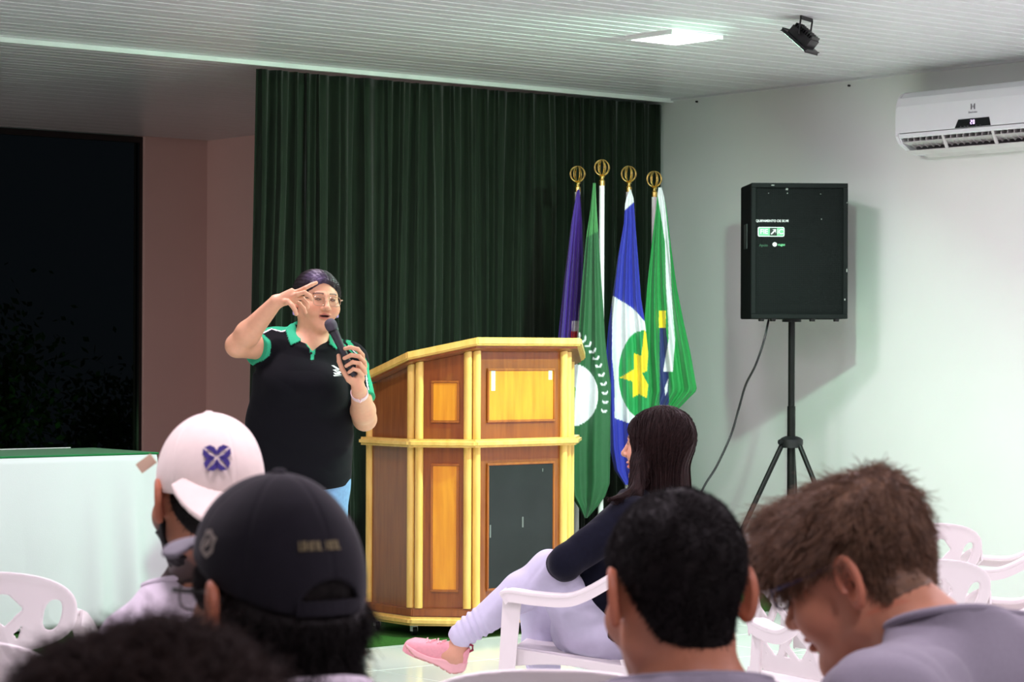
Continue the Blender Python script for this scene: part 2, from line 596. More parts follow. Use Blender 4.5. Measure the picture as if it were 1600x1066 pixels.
# outside: lawn and shrubs in the dark
M_LAWN = mat('night_lawn', srgb(40, 62, 30), 0.95, var=0.4, nscale=6)
M_LEAF = mat('shrub_leaf', srgb(60, 96, 44), 0.7, var=0.4, nscale=20)
lawn = slab('ground', -16, 4, -14, -4.45, -0.25, -0.15, M_LAWN); struct(lawn)
lamp('shrub_fill_light', 'POINT', room(-1.2, -5.4, 0.7), 2.2, (0.5, 1.0, 0.5), 0.08)  # added lamp that gives the shrubs behind the glass a faint green glow
lamp('recess_fill_light', 'AREA', room(-6.0, -2.0, HC - 0.06), 13, (1.0, 0.80, 0.75), 0.4, None, room(KU, KW, 0.6) - room(-6.0, -2.0, HC), 1.5)  # added warm fill, out of view, to brighten the recess walls
rng = np.random.RandomState(5)
def shrub(u, w, h, r, n, label):
    base = room(u, w, -0.15)
    t = empty('shrub', base); tag(t, label, 'shrub', 'shrubs outside the dark window')
    tube('stem', [(0, 0, 0), (0.02, 0.01, h * 0.4), (0, 0.02, h * 0.7)], 0.02, M_FRAME, t, 6)
    p = rng.normal(size=(n, 3)) * np.array([r, r, h * 0.3]) * 0.55 + np.array([0, 0, h * 0.55])
    p[:, 2] = np.abs(p[:, 2])
    d = rng.normal(size=(n, 3)); d /= np.linalg.norm(d, axis=1, keepdims=True)
    e = np.cross(d, rng.normal(size=(n, 3))); e /= np.linalg.norm(e, axis=1, keepdims=True)
    L_ = 0.05 + 0.05 * rng.rand(n, 1)
    V = np.stack([p, p + d * L_ * 0.5 + e * L_ * 0.25, p + d * L_, p + d * L_ * 0.5 - e * L_ * 0.25], 1).reshape(-1, 3)
    F = np.arange(4 * n).reshape(-1, 4)
    o = arr_mesh('foliage', V, F, M_LEAF, t); o['kind'] = 'stuff'
for i, (u, w, h, r) in enumerate([(0.3, -7.0, 1.5, 0.45), (-1.0, -6.3, 2.0, 0.40), (-2.7, -6.2, 2.6, 0.45)]):
    shrub(u, w - 0.0, h, r, 1500, 'dim leafy shrub outside the dark back window, ' + ('lowest one, on the right', 'middle one', 'tallest one, on the left')[i])

# ---------------------------------------------------------------- ceiling of PVC planks
ceil = struct(slab('ceiling', -14.2, 0.2, -4.5, 15.2, HC + 0.02, HC + 0.1, M_PVC))
LEN = 14.0
def plank_mesh():
    bm = bmesh.new()
    # profile across the plank (local y), seen from below: two flat bands with a shallow groove between
    pr = [(-0.0995, 0.018), (-0.0995, 0.004), (-0.092, 0.0), (-0.008, 0.0), (-0.004, 0.005), (0.004, 0.005), (0.008, 0.0), (0.092, 0.0), (0.0995, 0.004), (0.0995, 0.018)]
    a = [bm.verts.new((-LEN, y, z)) for y, z in pr]; b = [bm.verts.new((0, y, z)) for y, z in pr]
    for i in range(len(pr) - 1): bm.faces.new((a[i], a[i + 1], b[i + 1], b[i]))
    bm.faces.new(a); bm.faces.new(b[::-1])
    return bm_obj('plank', bm, M_PVC, ceil)
pl0 = plank_mesh(); pl0.matrix_local = room_m(0, -4.1, HC)
w = -3.9; k = 1
while w < 15:
    t = pl0.copy(); COL.objects.link(t); t.parent = ceil
    t.matrix_local = room_m(0 if w > -0.3 else KU, w, HC + (0.0004 * (k % 3))); w += 0.2; k += 1
# white cornice strip over the curtain line
tr = struct(slab('trim_1', -14, -0.0, 0.0, 0.03, HC - 0.022, HC + 0.002, mat('white_trim', srgb(235, 240, 236), 0.35)))
tr3 = struct(slab('trim_3', -0.02, 0.0, 0.03, 15, HC - 0.012, HC + 0.002, M_PVC))

# ---------------------------------------------------------------- curtain
def curtain():
    n, mz = 720, 40
    rs = np.random.RandomState(3)
    s = np.linspace(0, 1, n)
    rate = np.interp(s, np.linspace(0, 1, 40), rs.uniform(0.45, 1.6, 40))
    ph = np.cumsum(rate); ph = ph / ph[-1] * 2 * PI * 27
    z = np.linspace(0, 1, mz)[:, None]
    warp = 0.9 * np.sin(s * 21 + 3 * z) + 0.5 * np.sin(s * 47 - 5 * z + 1)
    p = ph[None, :] + warp * (1 - 0.5 * z)
    amp = np.interp(s, np.linspace(0, 1, 24), rs.uniform(0.4, 1.15, 24))[None, :]
    d = 0.042 * amp * (np.abs(np.sin(p / 2)) ** 0.8 * 2 - 1) + 0.012 * np.sin(p * 2.7 + 1) + 0.015 * np.sin(s * 30)[None, :]
    top = 0.55 + 0.45 * np.clip((1 - z) * 5, 0, 1)
    d = d * top
    u = -2.82 + 2.82 * s[None, :] + 0.012 * np.sin(p + 0.8) - 0.05 * (1 - z) * (1 - s)[None, :] ** 3
    zz = 0.012 + (HC - 0.03 - 0.012) * np.broadcast_to(z, u.shape)
    V = np.zeros((mz, n, 3))
    Aa, Bb, Cc = np.array(A), np.array(B), np.array(CORNER)
    V[:] = Cc[None, None] + Aa * u[..., None] + Bb * (d - 0.052)[..., None]
    V[..., 2] = zz
    F = []
    i = np.arange(mz - 1)[:, None] * n + np.arange(n - 1)[None, :]
    F = np.stack([i, i + 1, i + n + 1, i + n], -1).reshape(-1, 4)
    o = room(-1.43, -0.075, 0)
    c = arr_mesh('curtain', V.reshape(-1, 3), F, M_VELVET, None, None, (o.x, o.y, 0))
    so = c.modifiers.new('thickness', 'SOLIDIFY'); so.thickness = 0.003
    tag(c, 'dark green floor-length pleated velvet curtain behind the lectern', 'curtain')
curtain()

# ---------------------------------------------------------------- ceiling panels and floodlight
M_LED = mat('led_diffuser', (1, 0.95, 1), 0.5, emit=(1.0, 0.86, 1.0), estr=18)
def panel(q, label):
    t = empty('ceiling_light', (q.x, q.y, HC), TH); tag(t, label, 'ceiling light', 'square ceiling light panels')
    s = 0.15
    bm = bmesh.new()
    for (cx, cy, sx, sy) in ((0, s, 2 * s + 0.02, 0.02), (0, -s, 2 * s + 0.02, 0.02), (s, 0, 0.02, 2 * s - 0.02), (-s, 0, 0.02, 2 * s - 0.02)):
        add_box(bm, (cx, cy, -0.009), (sx, sy, 0.018))
    bm_obj('frame', bm, M_WHITE, t)
    box('diffuser', (0, 0, -0.011), (2 * s - 0.021, 2 * s - 0.021, 0.012), M_LED, t)
    return t
for i, q in enumerate(PANELS):
    panel(q, 'square flat white light panel on the ceiling near the black floodlight' if i == 0 else 'square ceiling light panel, %s, %s row from the curtain' % (('first from the right wall', 'second from the right wall', 'third from the right wall', 'fourth from the right wall')[i % 4], ('first', 'second', 'third', 'fourth')[i // 4]))
tube('ceiling_wire', [at(978, 49, 11.2), at(990, 50, 11.2), at(1006, 46.5, 11.3), at(1024, 45, 11.35)], 0.004, M_BLACK)
tag(bpy.data.objects['ceiling_wire'], 'short black wire beside the square ceiling light panel', 'wire')

t = empty('floodlight', (FLOOD.x, FLOOD.y, HC), 0)
tag(t, 'small black floodlight on a bracket under the ceiling', 'floodlight')
nrm = Vector((-0.58, 0.34, -0.76)).normalized()
yv = Vector((0.50, 0.866, 0)); yv = (yv - nrm * yv.dot(nrm)).normalized(); xv = yv.cross(nrm)
Mf = frame_m((0, 0, -0.105), xv, yv, nrm)
bm = bmesh.new(); add_box(bm, (0, 0, 0.0), (0.15, 0.13, 0.012), Mf)
bm_obj('front_plate', bm, M_BLACK, t, bevel=0.003)
bm = bmesh.new(); add_prism(bm, [(-0.055, -0.045), (0.055, -0.045), (0.055, 0.045), (-0.055, 0.045)], -0.045, -0.006, Mf)
for kx in range(-4, 5):
    add_box(bm, (kx * 0.012, 0, -0.052), (0.004, 0.085, 0.016), Mf)
bm_obj('housing', bm, M_BLACK, t, bevel=0.0)
box('lens', (0, 0, 0.008), (0.12, 0.10, 0.003), mat('flood_lens', (0.5, 1, 0.7), 0.3, emit=FLOOD_COL, estr=30), t, 0, Mf)
pa, pb = Mf @ Vector((0, 0.062, -0.03)), Mf @ Vector((0, -0.062, -0.03))
bm = bmesh.new()
add_sweep(bm, [pa, Vector((pa.x + 0.01, pa.y, -0.012)), Vector((pa.x + 0.01, pa.y, -0.006)), Vector((pb.x + 0.01, pb.y, -0.006)), Vector((pb.x + 0.01, pb.y, -0.012)), pb], [(-0.010, -0.003), (0.010, -0.003), (0.010, 0.003), (-0.010, 0.003)], Vector((1, 0, 0.05)))
bm_obj('bracket', bm, M_BLACK, t)
lathe('bolt', [(0.0, 0), (0.006, 0), (0.006, 0.01), (0.0, 0.011)], M_DARK, t, 10, Matrix.Translation(pb))
fl = Vector((FLOOD.x, FLOOD.y, HC - 0.105)) + nrm * 0.02
lamp('flood_light', 'AREA', fl, 58, FLOOD_COL, 0.12, 0.10, (-0.48, 0.30, -0.84), 2.6)

# ---------------------------------------------------------------- lectern
def woodmat(name, c1, c2, rough, sc=(14, 14, 1.2), coat=0.4, spec=0.5):
    m = mat(name, c1, rough, col2=c2, nscale=3.0, stretch=sc, coat=coat, bump=0.04, bscale=30, spec=spec)
    return m
W_BROWN = woodmat('brown_varnished_wood', srgb(126, 62, 22), srgb(152, 82, 32), 0.3)
W_SIDE = woodmat('side_wood', srgb(122, 66, 28), srgb(146, 86, 40), 0.35)
W_GOLD = woodmat('golden_wood', srgb(212, 128, 26), srgb(228, 150, 38), 0.3)
W_YEL = woodmat('yellow_wood', srgb(224, 178, 84), srgb(240, 200, 110), 0.35, (10, 10, 1.5))
W_SLATE = mat('slate_panel', srgb(38, 39, 41), 0.6, var=0.15, nscale=5, spec=0.25, bump=0.1, bscale=200)
def lectern():
    D0 = 11.32
    o = at(737, 900, D0)
    ang = math.radians(40)
    t = empty('lectern', (o.x, o.y, 0.0045), ang)
    tag(t, 'wooden lectern with yellow posts and a dark slate lower front panel', 'lectern')
    FW, CH, SD = 0.580, 0.190, 0.37
    P = [(-CH, CH + SD), (-CH, CH), (0, 0), (FW, 0), (FW + CH, CH), (FW + CH, CH + SD)]
    def off(d, ext=0.0):
        """outline pushed outwards by d"""
        out = []
        n = len(P)
        for i, p in enumerate(P):
            def nrm_(a, b):
                v = Vector((b[0] - a[0], b[1] - a[1])); v.normalize(); return Vector((v.y, -v.x))
            if i == 0: q = Vector(P[0]) + nrm_(P[0], P[1]) * d + Vector((0, ext))
            elif i == n - 1: q = Vector(P[-1]) + nrm_(P[-2], P[-1]) * d + Vector((0, ext))
            else:
                n1, n2 = nrm_(P[i - 1], p), nrm_(p, P[i + 1])
                b = (n1 + n2).normalized(); q = Vector(p) + b * (d / max(0.3, b.dot(n1)))
            out.append((q.x, q.y))
        return out
    ZB, ZS, ZT = 0.075, 0.905, 1.375
    topz = lambda y: 1.343 - 0.30 * y
    # base boards
    bm = bmesh.new(); add_prism(bm, off(0.045, 0.02), 0.055, 0.095); bm_obj('base_board', bm, W_YEL, t, False, 0.012, 3)
    bm = bmesh.new(); add_prism(bm, off(0.022, 0.01), 0.0955, 0.135); bm_obj('plinth', bm, W_BROWN, t, False, 0.005, 2)
    # shelf band
    bm = bmesh.new(); add_prism(bm, off(0.06, 0.0), ZS - 0.02, ZS + 0.018); bm_obj('shelf', bm, W_YEL, t, False, 0.012, 3)
    # top
    bm = bmesh.new(); pts = off(0.075, -0.07)
    lo = [bm.verts.new((p[0], p[1], topz(p[1]) - 0.002)) for p in pts]; hi = [bm.verts.new((p[0], p[1], topz(p[1]) + 0.034)) for p in pts]
    bm.faces.new(lo[::-1]); bm.faces.new(hi)
    for i in range(len(pts)): bm.faces.new((lo[i], lo[(i + 1) % len(pts)], hi[(i + 1) % len(pts)], hi[i]))
    bm_obj('desk_top', bm, W_YEL, t, False, 0.006, 2)
    bm = bmesh.new(); pts = off(0.055, -0.07)
    lo = [bm.verts.new((p[0], p[1], topz(p[1]) - 0.012)) for p in pts]; hi = [bm.verts.new((p[0], p[1], topz(p[1]) - 0.0025)) for p in pts]
    bm.faces.new(lo[::-1]); bm.faces.new(hi)
    for i in range(len(pts)): bm.faces.new((lo[i], lo[(i + 1) % len(pts)], hi[(i + 1) % len(pts)], hi[i]))
    bm_obj('desk_underside', bm, W_BROWN, t)
    # carcass boards, one for each face and storey
    def face(i, z0, z1, kind, sloped=False):
        p, q = Vector(P[i]), Vector(P[i + 1])
        e = (q - p); L = e.length; e.normalize(); nrm2 = Vector((e.y, -e.x))
        Mx = frame_m((p.x, p.y, 0), (e.x, e.y, 0), (nrm2.x, nrm2.y, 0), (0, 0, 1)) if False else Matrix(((e.x, nrm2.x, 0, p.x), (e.y, nrm2.y, 0, p.y), (0, 0, 1, 0), (0, 0, 0, 1)))
        def quad(name, x0, x1, y0, y1, zlo, zhi, m, slope_top=False, bev=0.0):
            bm = bmesh.new()
            vs = []
            for x in (x0, x1):
                for y in (y0, y1):
                    w_ = Mx @ Vector((x, y, 0))
                    for k_, z in enumerate((zlo, zhi)):
                        if slope_top and k_ == 1: z = topz(w_.y) - 0.013 - (zhi if zhi < 0.5 else 0)
                        vs.append(bm.verts.new((w_.x, w_.y, z)))
            for f in ((0, 1, 3, 2), (4, 6, 7, 5), (0, 4, 5, 1), (2, 3, 7, 6), (0, 2, 6, 4), (1, 5, 7, 3)):
                bm.faces.new([vs[j] for j in f])
            return bm_obj(name, bm, m, t, False, bev, 2)
        quad('board', 0, L, -0.018, 0.0, z0, 9, W_SIDE if kind == 'plain' else W_BROWN, True) if sloped else quad('board', 0, L, -0.018, 0.0, z0, z1, W_SIDE if kind == 'plain' else W_BROWN)
        if kind == 'plain': return
        mx0, mx1 = (0.085, 0.075) if kind != 'narrow' else (0.075, 0.06)
        zt = (topz(max(P[i][1], P[i + 1][1])) - 0.09) if sloped else z1 - 0.075
        zb = z0 + 0.075
        inner = W_SLATE if kind == 'slate' else W_GOLD
        xa, xb = mx0, L - mx1
        fr = 0.012
        # moulding around the field: four bars
        for nm, a in (('moulding', (xa, xb, zb, zb + fr)), ('moulding', (xa, xb, zt - fr, zt)), ('moulding', (xa, xa + fr, zb + fr, zt - fr)), ('moulding', (xb - fr, xb, zb + fr, zt - fr))):
            quad(nm, a[0], a[1], 0.0, 0.010, a[2], a[3], W_BROWN if False else W_MOULD, False, 0.003)
        quad('panel', xa + fr, xb - fr, 0.0, 0.005, zb + fr, zt - fr, inner)
        if kind == 'tape':
            for (x0_, x1_, za, zb_) in ((xa + fr + 0.012, xa + fr + 0.036, zt - 0.105, zt - 0.004), (xb - fr - 0.03, xb - fr - 0.008, zt - 0.055, zt - 0.004)):
                quad('tape_strip', x0_, x1_, 0.005, 0.0062, za, zb_, M_TAPE)
        if kind == 'slate':
            quad('scratch', L * 0.52, L * 0.535, 0.005, 0.0056, 0.50, 0.55, M_SCR)
            quad('scratch', xa + fr + 0.006, xa + fr + 0.014, 0.005, 0.0056, 0.46, 0.52, M_SCR)
            quad('scratch', L * 0.735, L * 0.745, 0.005, 0.0056, 0.76, 0.775, M_SCR)
    W_MOULD = woodmat('moulding_wood', srgb(150, 78, 26), srgb(176, 100, 38), 0.28)
    M_TAPE = mat('green_tape', srgb(190, 240, 200), 0.5)
    M_SCR = mat('scuff', srgb(110, 112, 110), 0.7)
    kinds_lo = ['plain', 'narrow', 'slate', 'narrow', 'plain']
    kinds_hi = ['plain', 'narrow', 'tape', 'narrow', 'plain']
    for i in range(5):
        face(i, 0.1355, ZS - 0.0205, kinds_lo[i])
        face(i, ZS + 0.0185, 0, kinds_hi[i], True)
    # posts: a pair of rounded strips at each corner
    def post(x, y, z0, z1, r=0.0195):
        bm = bmesh.new(); n = 14
        pr = [(r * math.cos(2 * PI * i / n), r * math.sin(2 * PI * i / n)) for i in range(n)]
        lo = [bm.verts.new((x + a, y + b, z0)) for a, b in pr]; hi = [bm.verts.new((x + a, y + b, min(z1, topz(y + b) - 0.0135))) for a, b in pr]
        bm.faces.new(lo[::-1]); bm.faces.new(hi)
        for i in range(n): bm.faces.new((lo[i], lo[(i + 1) % n], hi[(i + 1) % n], hi[i]))
        bm_obj('post', bm, W_YEL, t, True)
    def along(i, j, d):
        a, b = Vector(P[i]), Vector(P[j]); e = (b - a).normalized()
        return a + e * d
    for i in range(1, 5):
        for j in (i - 1, i + 1):
            q = along(i, j, 0.021)
            e = (Vector(P[j]) - Vector(P[i])).normalized(); nn = Vector((-e.y, e.x)) if j < i else Vector((e.y, -e.x))
            q = q + nn * 0.006
            post(q.x, q.y, 0.1355, ZS - 0.0205); post(q.x, q.y, ZS + 0.0185, 9)
    for i, j in ((0, 1), (5, 4)):
        q = along(i, j, 0.02); post(q.x, q.y, 0.1355, ZS - 0.0205); post(q.x, q.y, ZS + 0.0185, 9)
    # castors
    for (x, y) in ((-CH + 0.03, CH + 0.04), (-CH + 0.03, CH + SD - 0.04), (FW + CH - 0.03, CH + 0.04), (FW + CH - 0.03, CH + SD - 0.04), (0.12, 0.04), (FW - 0.12, 0.04)):
        Mc = frame_m((x, y, 0.024), (0, 0, 1), (0.3, 0.95, 0), (0.95, -0.3, 0))
        c = lathe('castor', [(0.001, -0.011), (0.02, -0.011), (0.0235, -0.006), (0.0235, 0.006), (0.02, 0.011), (0.001, 0.011)], M_DARK, t, 16, Mc)
        bm = bmesh.new(); add_box(bm, (x, y, 0.048), (0.022, 0.03, 0.012)); add_box(bm, (x + 0.014, y, 0.036), (0.003, 0.02, 0.03)); add_box(bm, (x - 0.014, y, 0.036), (0.003, 0.02, 0.03))
        bm_obj('castor_fork', bm, M_WHITE, c)
    return t
lectern()

# ---------------------------------------------------------------- cloth-covered table on the left
def table():
    R = Vector((at(243, 711, 11.88).x, 11.88, 0)); R = at(243, 711, 11.88); R.z = 0.0
    t = empty('table', (R.x, R.y, 0.0045), TH)
    tag(t, 'long table on the left with a pale mint skirt and green top', 'table')
    Lx, Wd, H = 3.4, 0.62, 0.822
    M_CLOTH = mat('mint_skirt', srgb(224, 228, 228), 0.75, var=0.02, nscale=2, bump=0.1, bscale=200, sheen=0.1)
    M_GT = mat('green_cover', srgb(20, 128, 66), 0.8, var=0.08, sheen=0.2)
    box('table_top', (-Lx / 2, Wd / 2, H - 0.016), (Lx, Wd, 0.03), W_BROWN, t, 0.003)
    for x in (-0.08, -Lx + 0.08):
        for y in (0.06, Wd - 0.06):
            box('leg', (x, y, (H - 0.03) / 2), (0.04, 0.04, H - 0.031), M_DARK, t)
    # skirt on front and right end, gathered at the corner
    n, mz = 420, 26
    path = []
    for i in range(n):
        s = i / (n - 1)
        tot = Lx + Wd
        d = s * tot
        if d < Lx: p = (-Lx + d, -0.006); nn = (0, -1)
        else: p = (0.006, d - Lx); nn = (1, 0)
        r = 0.12
        if abs(d - Lx) < r:
            a = (d - Lx + r) / (2 * r) * PI / 2
            nn = (math.sin(a), -math.cos(a))
            p = (-r * (1 - math.sin(a)) * 0.25 , -0.006 + r * (1 - math.cos(a)) * 0.0 + 0.0)
            if d < Lx: p = (-(Lx - d), -0.006)
            else: p = (0.006, d - Lx)
        path.append((p, nn, d))
    V = []
    for k in range(mz):
        z = 0.012 + (H + 0.002 - 0.012) * k / (mz - 1)
        fz = 1 - k / (mz - 1)
        for (p, nn, d) in path:
            near = math.exp(-((d - Lx) / 0.32) ** 2)
            fold = (0.008 * math.sin(d * 9 + 1) + 0.005 * math.sin(d * 23)) * fz + near * fz * (0.075 + 0.035 * math.sin((d - Lx) * 34 + 0.6)) + 0.003 * fz * math.sin(d * 60) * near
            V.append((p[0] + nn[0] * (0.004 + max(fold, -0.002) + 0.02 * fz), p[1] + nn[1] * (0.004 + max(fold, -0.002) + 0.02 * fz), z))
    F = [(k * n + i, k * n + i + 1, (k + 1) * n + i + 1, (k + 1) * n + i) for k in range(mz - 1) for i in range(n - 1)]
    sk = arr_mesh('skirt', np.array(V), np.array(F), M_CLOTH, t)
    so = sk.modifiers.new('thickness', 'SOLIDIFY'); so.thickness = 0.002; so.offset = -1
    box('green_cover', (-Lx / 2, Wd / 2, H + 0.006), (Lx + 0.03, Wd + 0.03, 0.010), M_GT, t, 0.004)
    box('white_hem', (-Lx / 2 - 0.10, Wd + 0.006, H + 0.0145), (Lx - 0.05, 0.012, 0.004), M_WHITE, t)
    return t
table()
# ---------------------------------------------------------------- loudspeaker, tripod, cable
def loudspeaker():
    D = 12.55; s = FPX / D
    c = at(1249, 498, D)
    ang = math.radians(1.5)
    W, H, DP = 0.500, 0.700, 0.36
    t = empty('loudspeaker', (c.x, c.y, c.z), ang)
    tag(t, 'large black loudspeaker with a perforated grille up on the tripod', 'loudspeaker')
    x0, x1 = -W / 2, W / 2
    bm = bmesh.new()
    pts = [(x0, 0), (x1, 0), (x1 - 0.02, DP), (x0 - 0.015, DP)]
    # cabinet with the front recessed for the grille
    add_prism(bm, [(x0, 0.03), (x1, 0.03), (x1 - 0.03, DP), (x0 - 0.012, DP)], 0, H)
    bm_obj('cabinet', bm, mat('cabinet_paint', srgb(9, 10, 11), 0.8, bump=0.2, bscale=300, spec=0.1), t, False, 0.004)
    fr = bmesh.new()
    for (cx, cz, sx, sz) in ((0, 0.012, W, 0.024), (0, H - 0.012, W, 0.024), (x0 + 0.012, H / 2, 0.024, H - 0.048), (x1 - 0.012, H / 2, 0.024, H - 0.048)):
        add_box(fr, (cx, 0.0145, cz), (sx, 0.029, sz))
    bm_obj('front_rim', fr, mat('rim_paint', srgb(20, 25, 24), 0.7, bump=0.1, spec=0.15), t, False, 0.002, 1)
    gm = mat('grille_metal', srgb(15, 20, 19), 0.7, spec=0.12)
    nt = gm.node_tree; N = nt.nodes; L = nt.links
    vo = N.new('ShaderNodeTexVoronoi'); vo.inputs['Scale'].default_value = 95; vo.inputs['Randomness'].default_value = 0.0
    tc = N.new('ShaderNodeTexCoord'); L.new(tc.outputs['Object'], vo.inputs['Vector'])
    bp = N.new('ShaderNodeBump'); bp.inputs['Distance'].default_value = 0.004; bp.inputs['Strength'].default_value = 0.9
    L.new(vo.outputs[0], bp.inputs['Height']); L.new(bp.outputs[0], N['Principled BSDF'].inputs['Normal'])
    g = box('grille', (0, 0.018, H / 2), (W - 0.049, 0.006, H - 0.049), gm, t)
    # woofer and horn behind the grille show as faint relief rings
    for nm, cz, r in (('woofer_ring', 0.25, 0.165), ('horn_ring', 0.56, 0.09)):
        bm = bmesh.new()
        add_sweep(bm, [Vector((r * math.cos(a), 0.0148, cz + r * math.sin(a))) for a in [2 * PI * i / 48 for i in range(48)]], circ(0.0012, 6), Vector((0, 1, 0)), None, False, True)
        bm_obj(nm, bm, gm, t, True)
    # side handle cut and feet
    box('handle_plate', (x0 - 0.0065, 0.19, 0.43), (0.004, 0.12, 0.13), M_BLACK, t, 0.001)
    for xx in (-0.19, -0.13, 0.075, 0.20):
        lathe('rubber_foot', [(0.001, -0.014), (0.014, -0.014), (0.017, 0), (0.001, 0)], M_BLACK, t, 12, Matrix.Translation((xx, 0.06, 0.0)))
    # print on the grille
    Mx = lambda x, z, y=0.0145: frame_m((x, y, z), (1, 0, 0), (0, 0, 1), (0, -1, 0))
    MW = mat('white_print', srgb(225, 230, 228), 0.6); MG = mat('green_print', srgb(110, 200, 140), 0.6); MDK = mat('dark_print', srgb(18, 30, 26), 0.6); MGD = mat('dim_green_print', srgb(38, 84, 58), 0.6)
    text_obj('lettering', 'EQUIPAMENTO DE SOM', 0.0165, MW, t, Mx(x0 + 0.105, H - 0.196), bold=0.0004)
    bz = H - 0.252; bx = x0 + 0.104
    def rr(w, h, r, n=5):
        out = []
        for cx, cy, a0 in ((w / 2 - r, h / 2 - r, 0), (-w / 2 + r, h / 2 - r, 90), (-w / 2 + r, -h / 2 + r, 180), (w / 2 - r, -h / 2 + r, 270)):
            for i in range(n):
                a = math.radians(a0 + 90 * i / (n - 1)); out.append((cx + r * math.cos(a), cy + r * math.sin(a)))
        return out
    bm = bmesh.new(); add_prism(bm, rr(0.138, 0.050, 0.008), 0, 0.001, Mx(bx, bz)); b0 = bm_obj('badge', bm, MW, t)
    bm = bmesh.new(); add_prism(bm, rr(0.130, 0.042, 0.006), 0.001, 0.0016, Mx(bx, bz)); bm_obj('badge_field', bm, MG, b0)
    bm = bmesh.new(); add_prism(bm, [(-0.007, -0.020), (0.030, -0.020), (0.030, 0.020), (-0.007, 0.020)], 0.0016, 0.0021, Mx(bx, bz)); bm_obj('arrow_field', bm, MDK, b0)
    text_obj('lettering', 'FIE', 0.034, MW, b0, Mx(bx - 0.037, bz, 0.0126), bold=0.0006)
    text_obj('lettering', 'iC', 0.036, MW, b0, Mx(bx + 0.047, bz, 0.0126), bold=0.0008)
    bm = bmesh.new()
    ar = [(-0.014, -0.010), (0.004, 0.008), (-0.006, 0.012), (0.014, 0.014), (0.013, -0.008), (0.009, 0.003), (-0.009, -0.015)]
    add_prism(bm, [(p[0] + 0.0115, p[1]) for p in ar], 0.0021, 0.0025, Mx(bx, bz)); bm_obj('arrow', bm, MW, b0)
    text_obj('lettering', 'Apoio', 0.018, MGD, t, Mx(x0 + 0.065, H - 0.322), bold=0.0005)
    bm = bmesh.new(); add_prism(bm, circ(0.0115, 16), 0, 0.001, Mx(x0 + 0.123, H - 0.317)); bm_obj('round_mark', bm, MW, t)
    text_obj('lettering', 'vagas', 0.018, MG, t, Mx(x0 + 0.158, H - 0.318), bold=0.0005)
    for (xx, zz, w_, h_) in ((x0 + 0.11, H - 0.012, 0.02, 0.006), (x0 + 0.185, H - 0.03, 0.014, 0.014), (x0 + 0.188, H - 0.052, 0.007, 0.007), (x0 + 0.09, H - 0.052, 0.005, 0.005), (0.11, H - 0.055, 0.005, 0.004), (0.115, H - 0.185, 0.006, 0.006), (0.245, 0.25, 0.005, 0.02), (0.235, 0.1, 0.006, 0.012), (0.245, 0.6, 0.004, 0.008), (x0 + 0.19, H - 0.19, 0.01, 0.003)):
        bm = bmesh.new(); add_prism(bm, [(-w_ / 2, -h_ / 3), (w_ / 3, -h_ / 2), (w_ / 2, h_ / 4), (-w_ / 4, h_ / 2)], 0, 0.0006, Mx(xx, zz, -0.0003 if (zz > H - 0.024 or xx > 0.226) else 0.0147)); bm_obj('chip', bm, mat('chip', srgb(160, 168, 160), 0.8) if 'chip' not in bpy.data.materials else bpy.data.materials['chip'], t)
    # stand
    px = c + Vector((-0.055 + 0.0, 0.17, 0))
    p = at(1237, 498, D + 0.17)
    st = empty('speaker_stand', (p.x, p.y, 0.0045), 0)
    tag(st, 'black metal tripod stand holding up the loudspeaker', 'stand')
    ZC = at(1237, 694, D).z
    lathe('pole', [(0.001, 0.42), (0.0215, 0.42), (0.0215, 1.05), (0.0175, 1.052), (0.0175, c.z - 0.011), (0.001, c.z - 0.011)], M_DARK, st, 18)
    lathe('socket', [(0.001, c.z - 0.020), (0.05, c.z - 0.020), (0.05, c.z - 0.006), (0.001, c.z - 0.006)], M_BLACK, st, 18)
    lathe('collar', [(0.022, ZC - 0.03), (0.055, ZC - 0.03), (0.062, ZC - 0.01), (0.062, ZC + 0.012), (0.05, ZC + 0.022), (0.03, ZC + 0.03), (0.022, ZC + 0.03)], M_BLACK, st, 20)
    lathe('lower_hub', [(0.022, 0.40), (0.04, 0.40), (0.04, 0.45), (0.022, 0.45)], M_BLACK, st, 18)
    for a in (197, 318, 77):
        ca, sa = math.cos(math.radians(a)), math.sin(math.radians(a))
        r0, r1 = 0.055, 0.47
        top = Vector((ca * r0, sa * r0, ZC - 0.02)); bot = Vector((ca * r1, sa * r1, 0.02))
        lg = tube('leg', [top, top.lerp(bot, 0.5), bot], 0.0135, M_DARK, st, 10)
        lathe('rubber_foot', [(0.001, 0), (0.018, 0), (0.018, 0.02), (0.014, 0.045), (0.001, 0.045)], M_BLACK, lg, 12, Matrix.Translation((bot.x, bot.y, 0.0)))
        m = top.lerp(bot, 0.62)
        tube('brace', [Vector((ca * 0.04, sa * 0.04, 0.425)), m.lerp(Vector((ca * 0.04, sa * 0.04, 0.425)), 0.5), m], 0.008, M_DARK, st, 8)
    lathe('knob', [(0.001, 0), (0.012, 0), (0.014, 0.02), (0.001, 0.024)], M_BLACK, st, 12, frame_m((-0.05, -0.03, ZC), (0, 0, 1), (0.5, -0.8, 0), (-0.8, -0.5, 0)))
    # cable
    P_ = [at(1201, 500, D + 0.1), at(1193, 535, D + 0.05), at(1180, 572, D + 0.05), at(1165, 602, D + 0.1), at(1154, 640, D + 0.12), at(1142, 680, D + 0.1), at(1120, 728, D), at(1096, 769, D - 0.05), at(1075, 835, D - 0.1)]
    P_.append(Vector((P_[-1].x - 0.08, P_[-1].y, 0.022))); P_.append(Vector((P_[-1].x - 0.35, P_[-1].y + 0.1, 0.016)))
    cb = tube('cable', bez(P_, 8), 0.006, M_BLACK, None, 8)
    tag(cb, 'black cable hanging in a curve from the loudspeaker to the floor', 'cable')
loudspeaker()

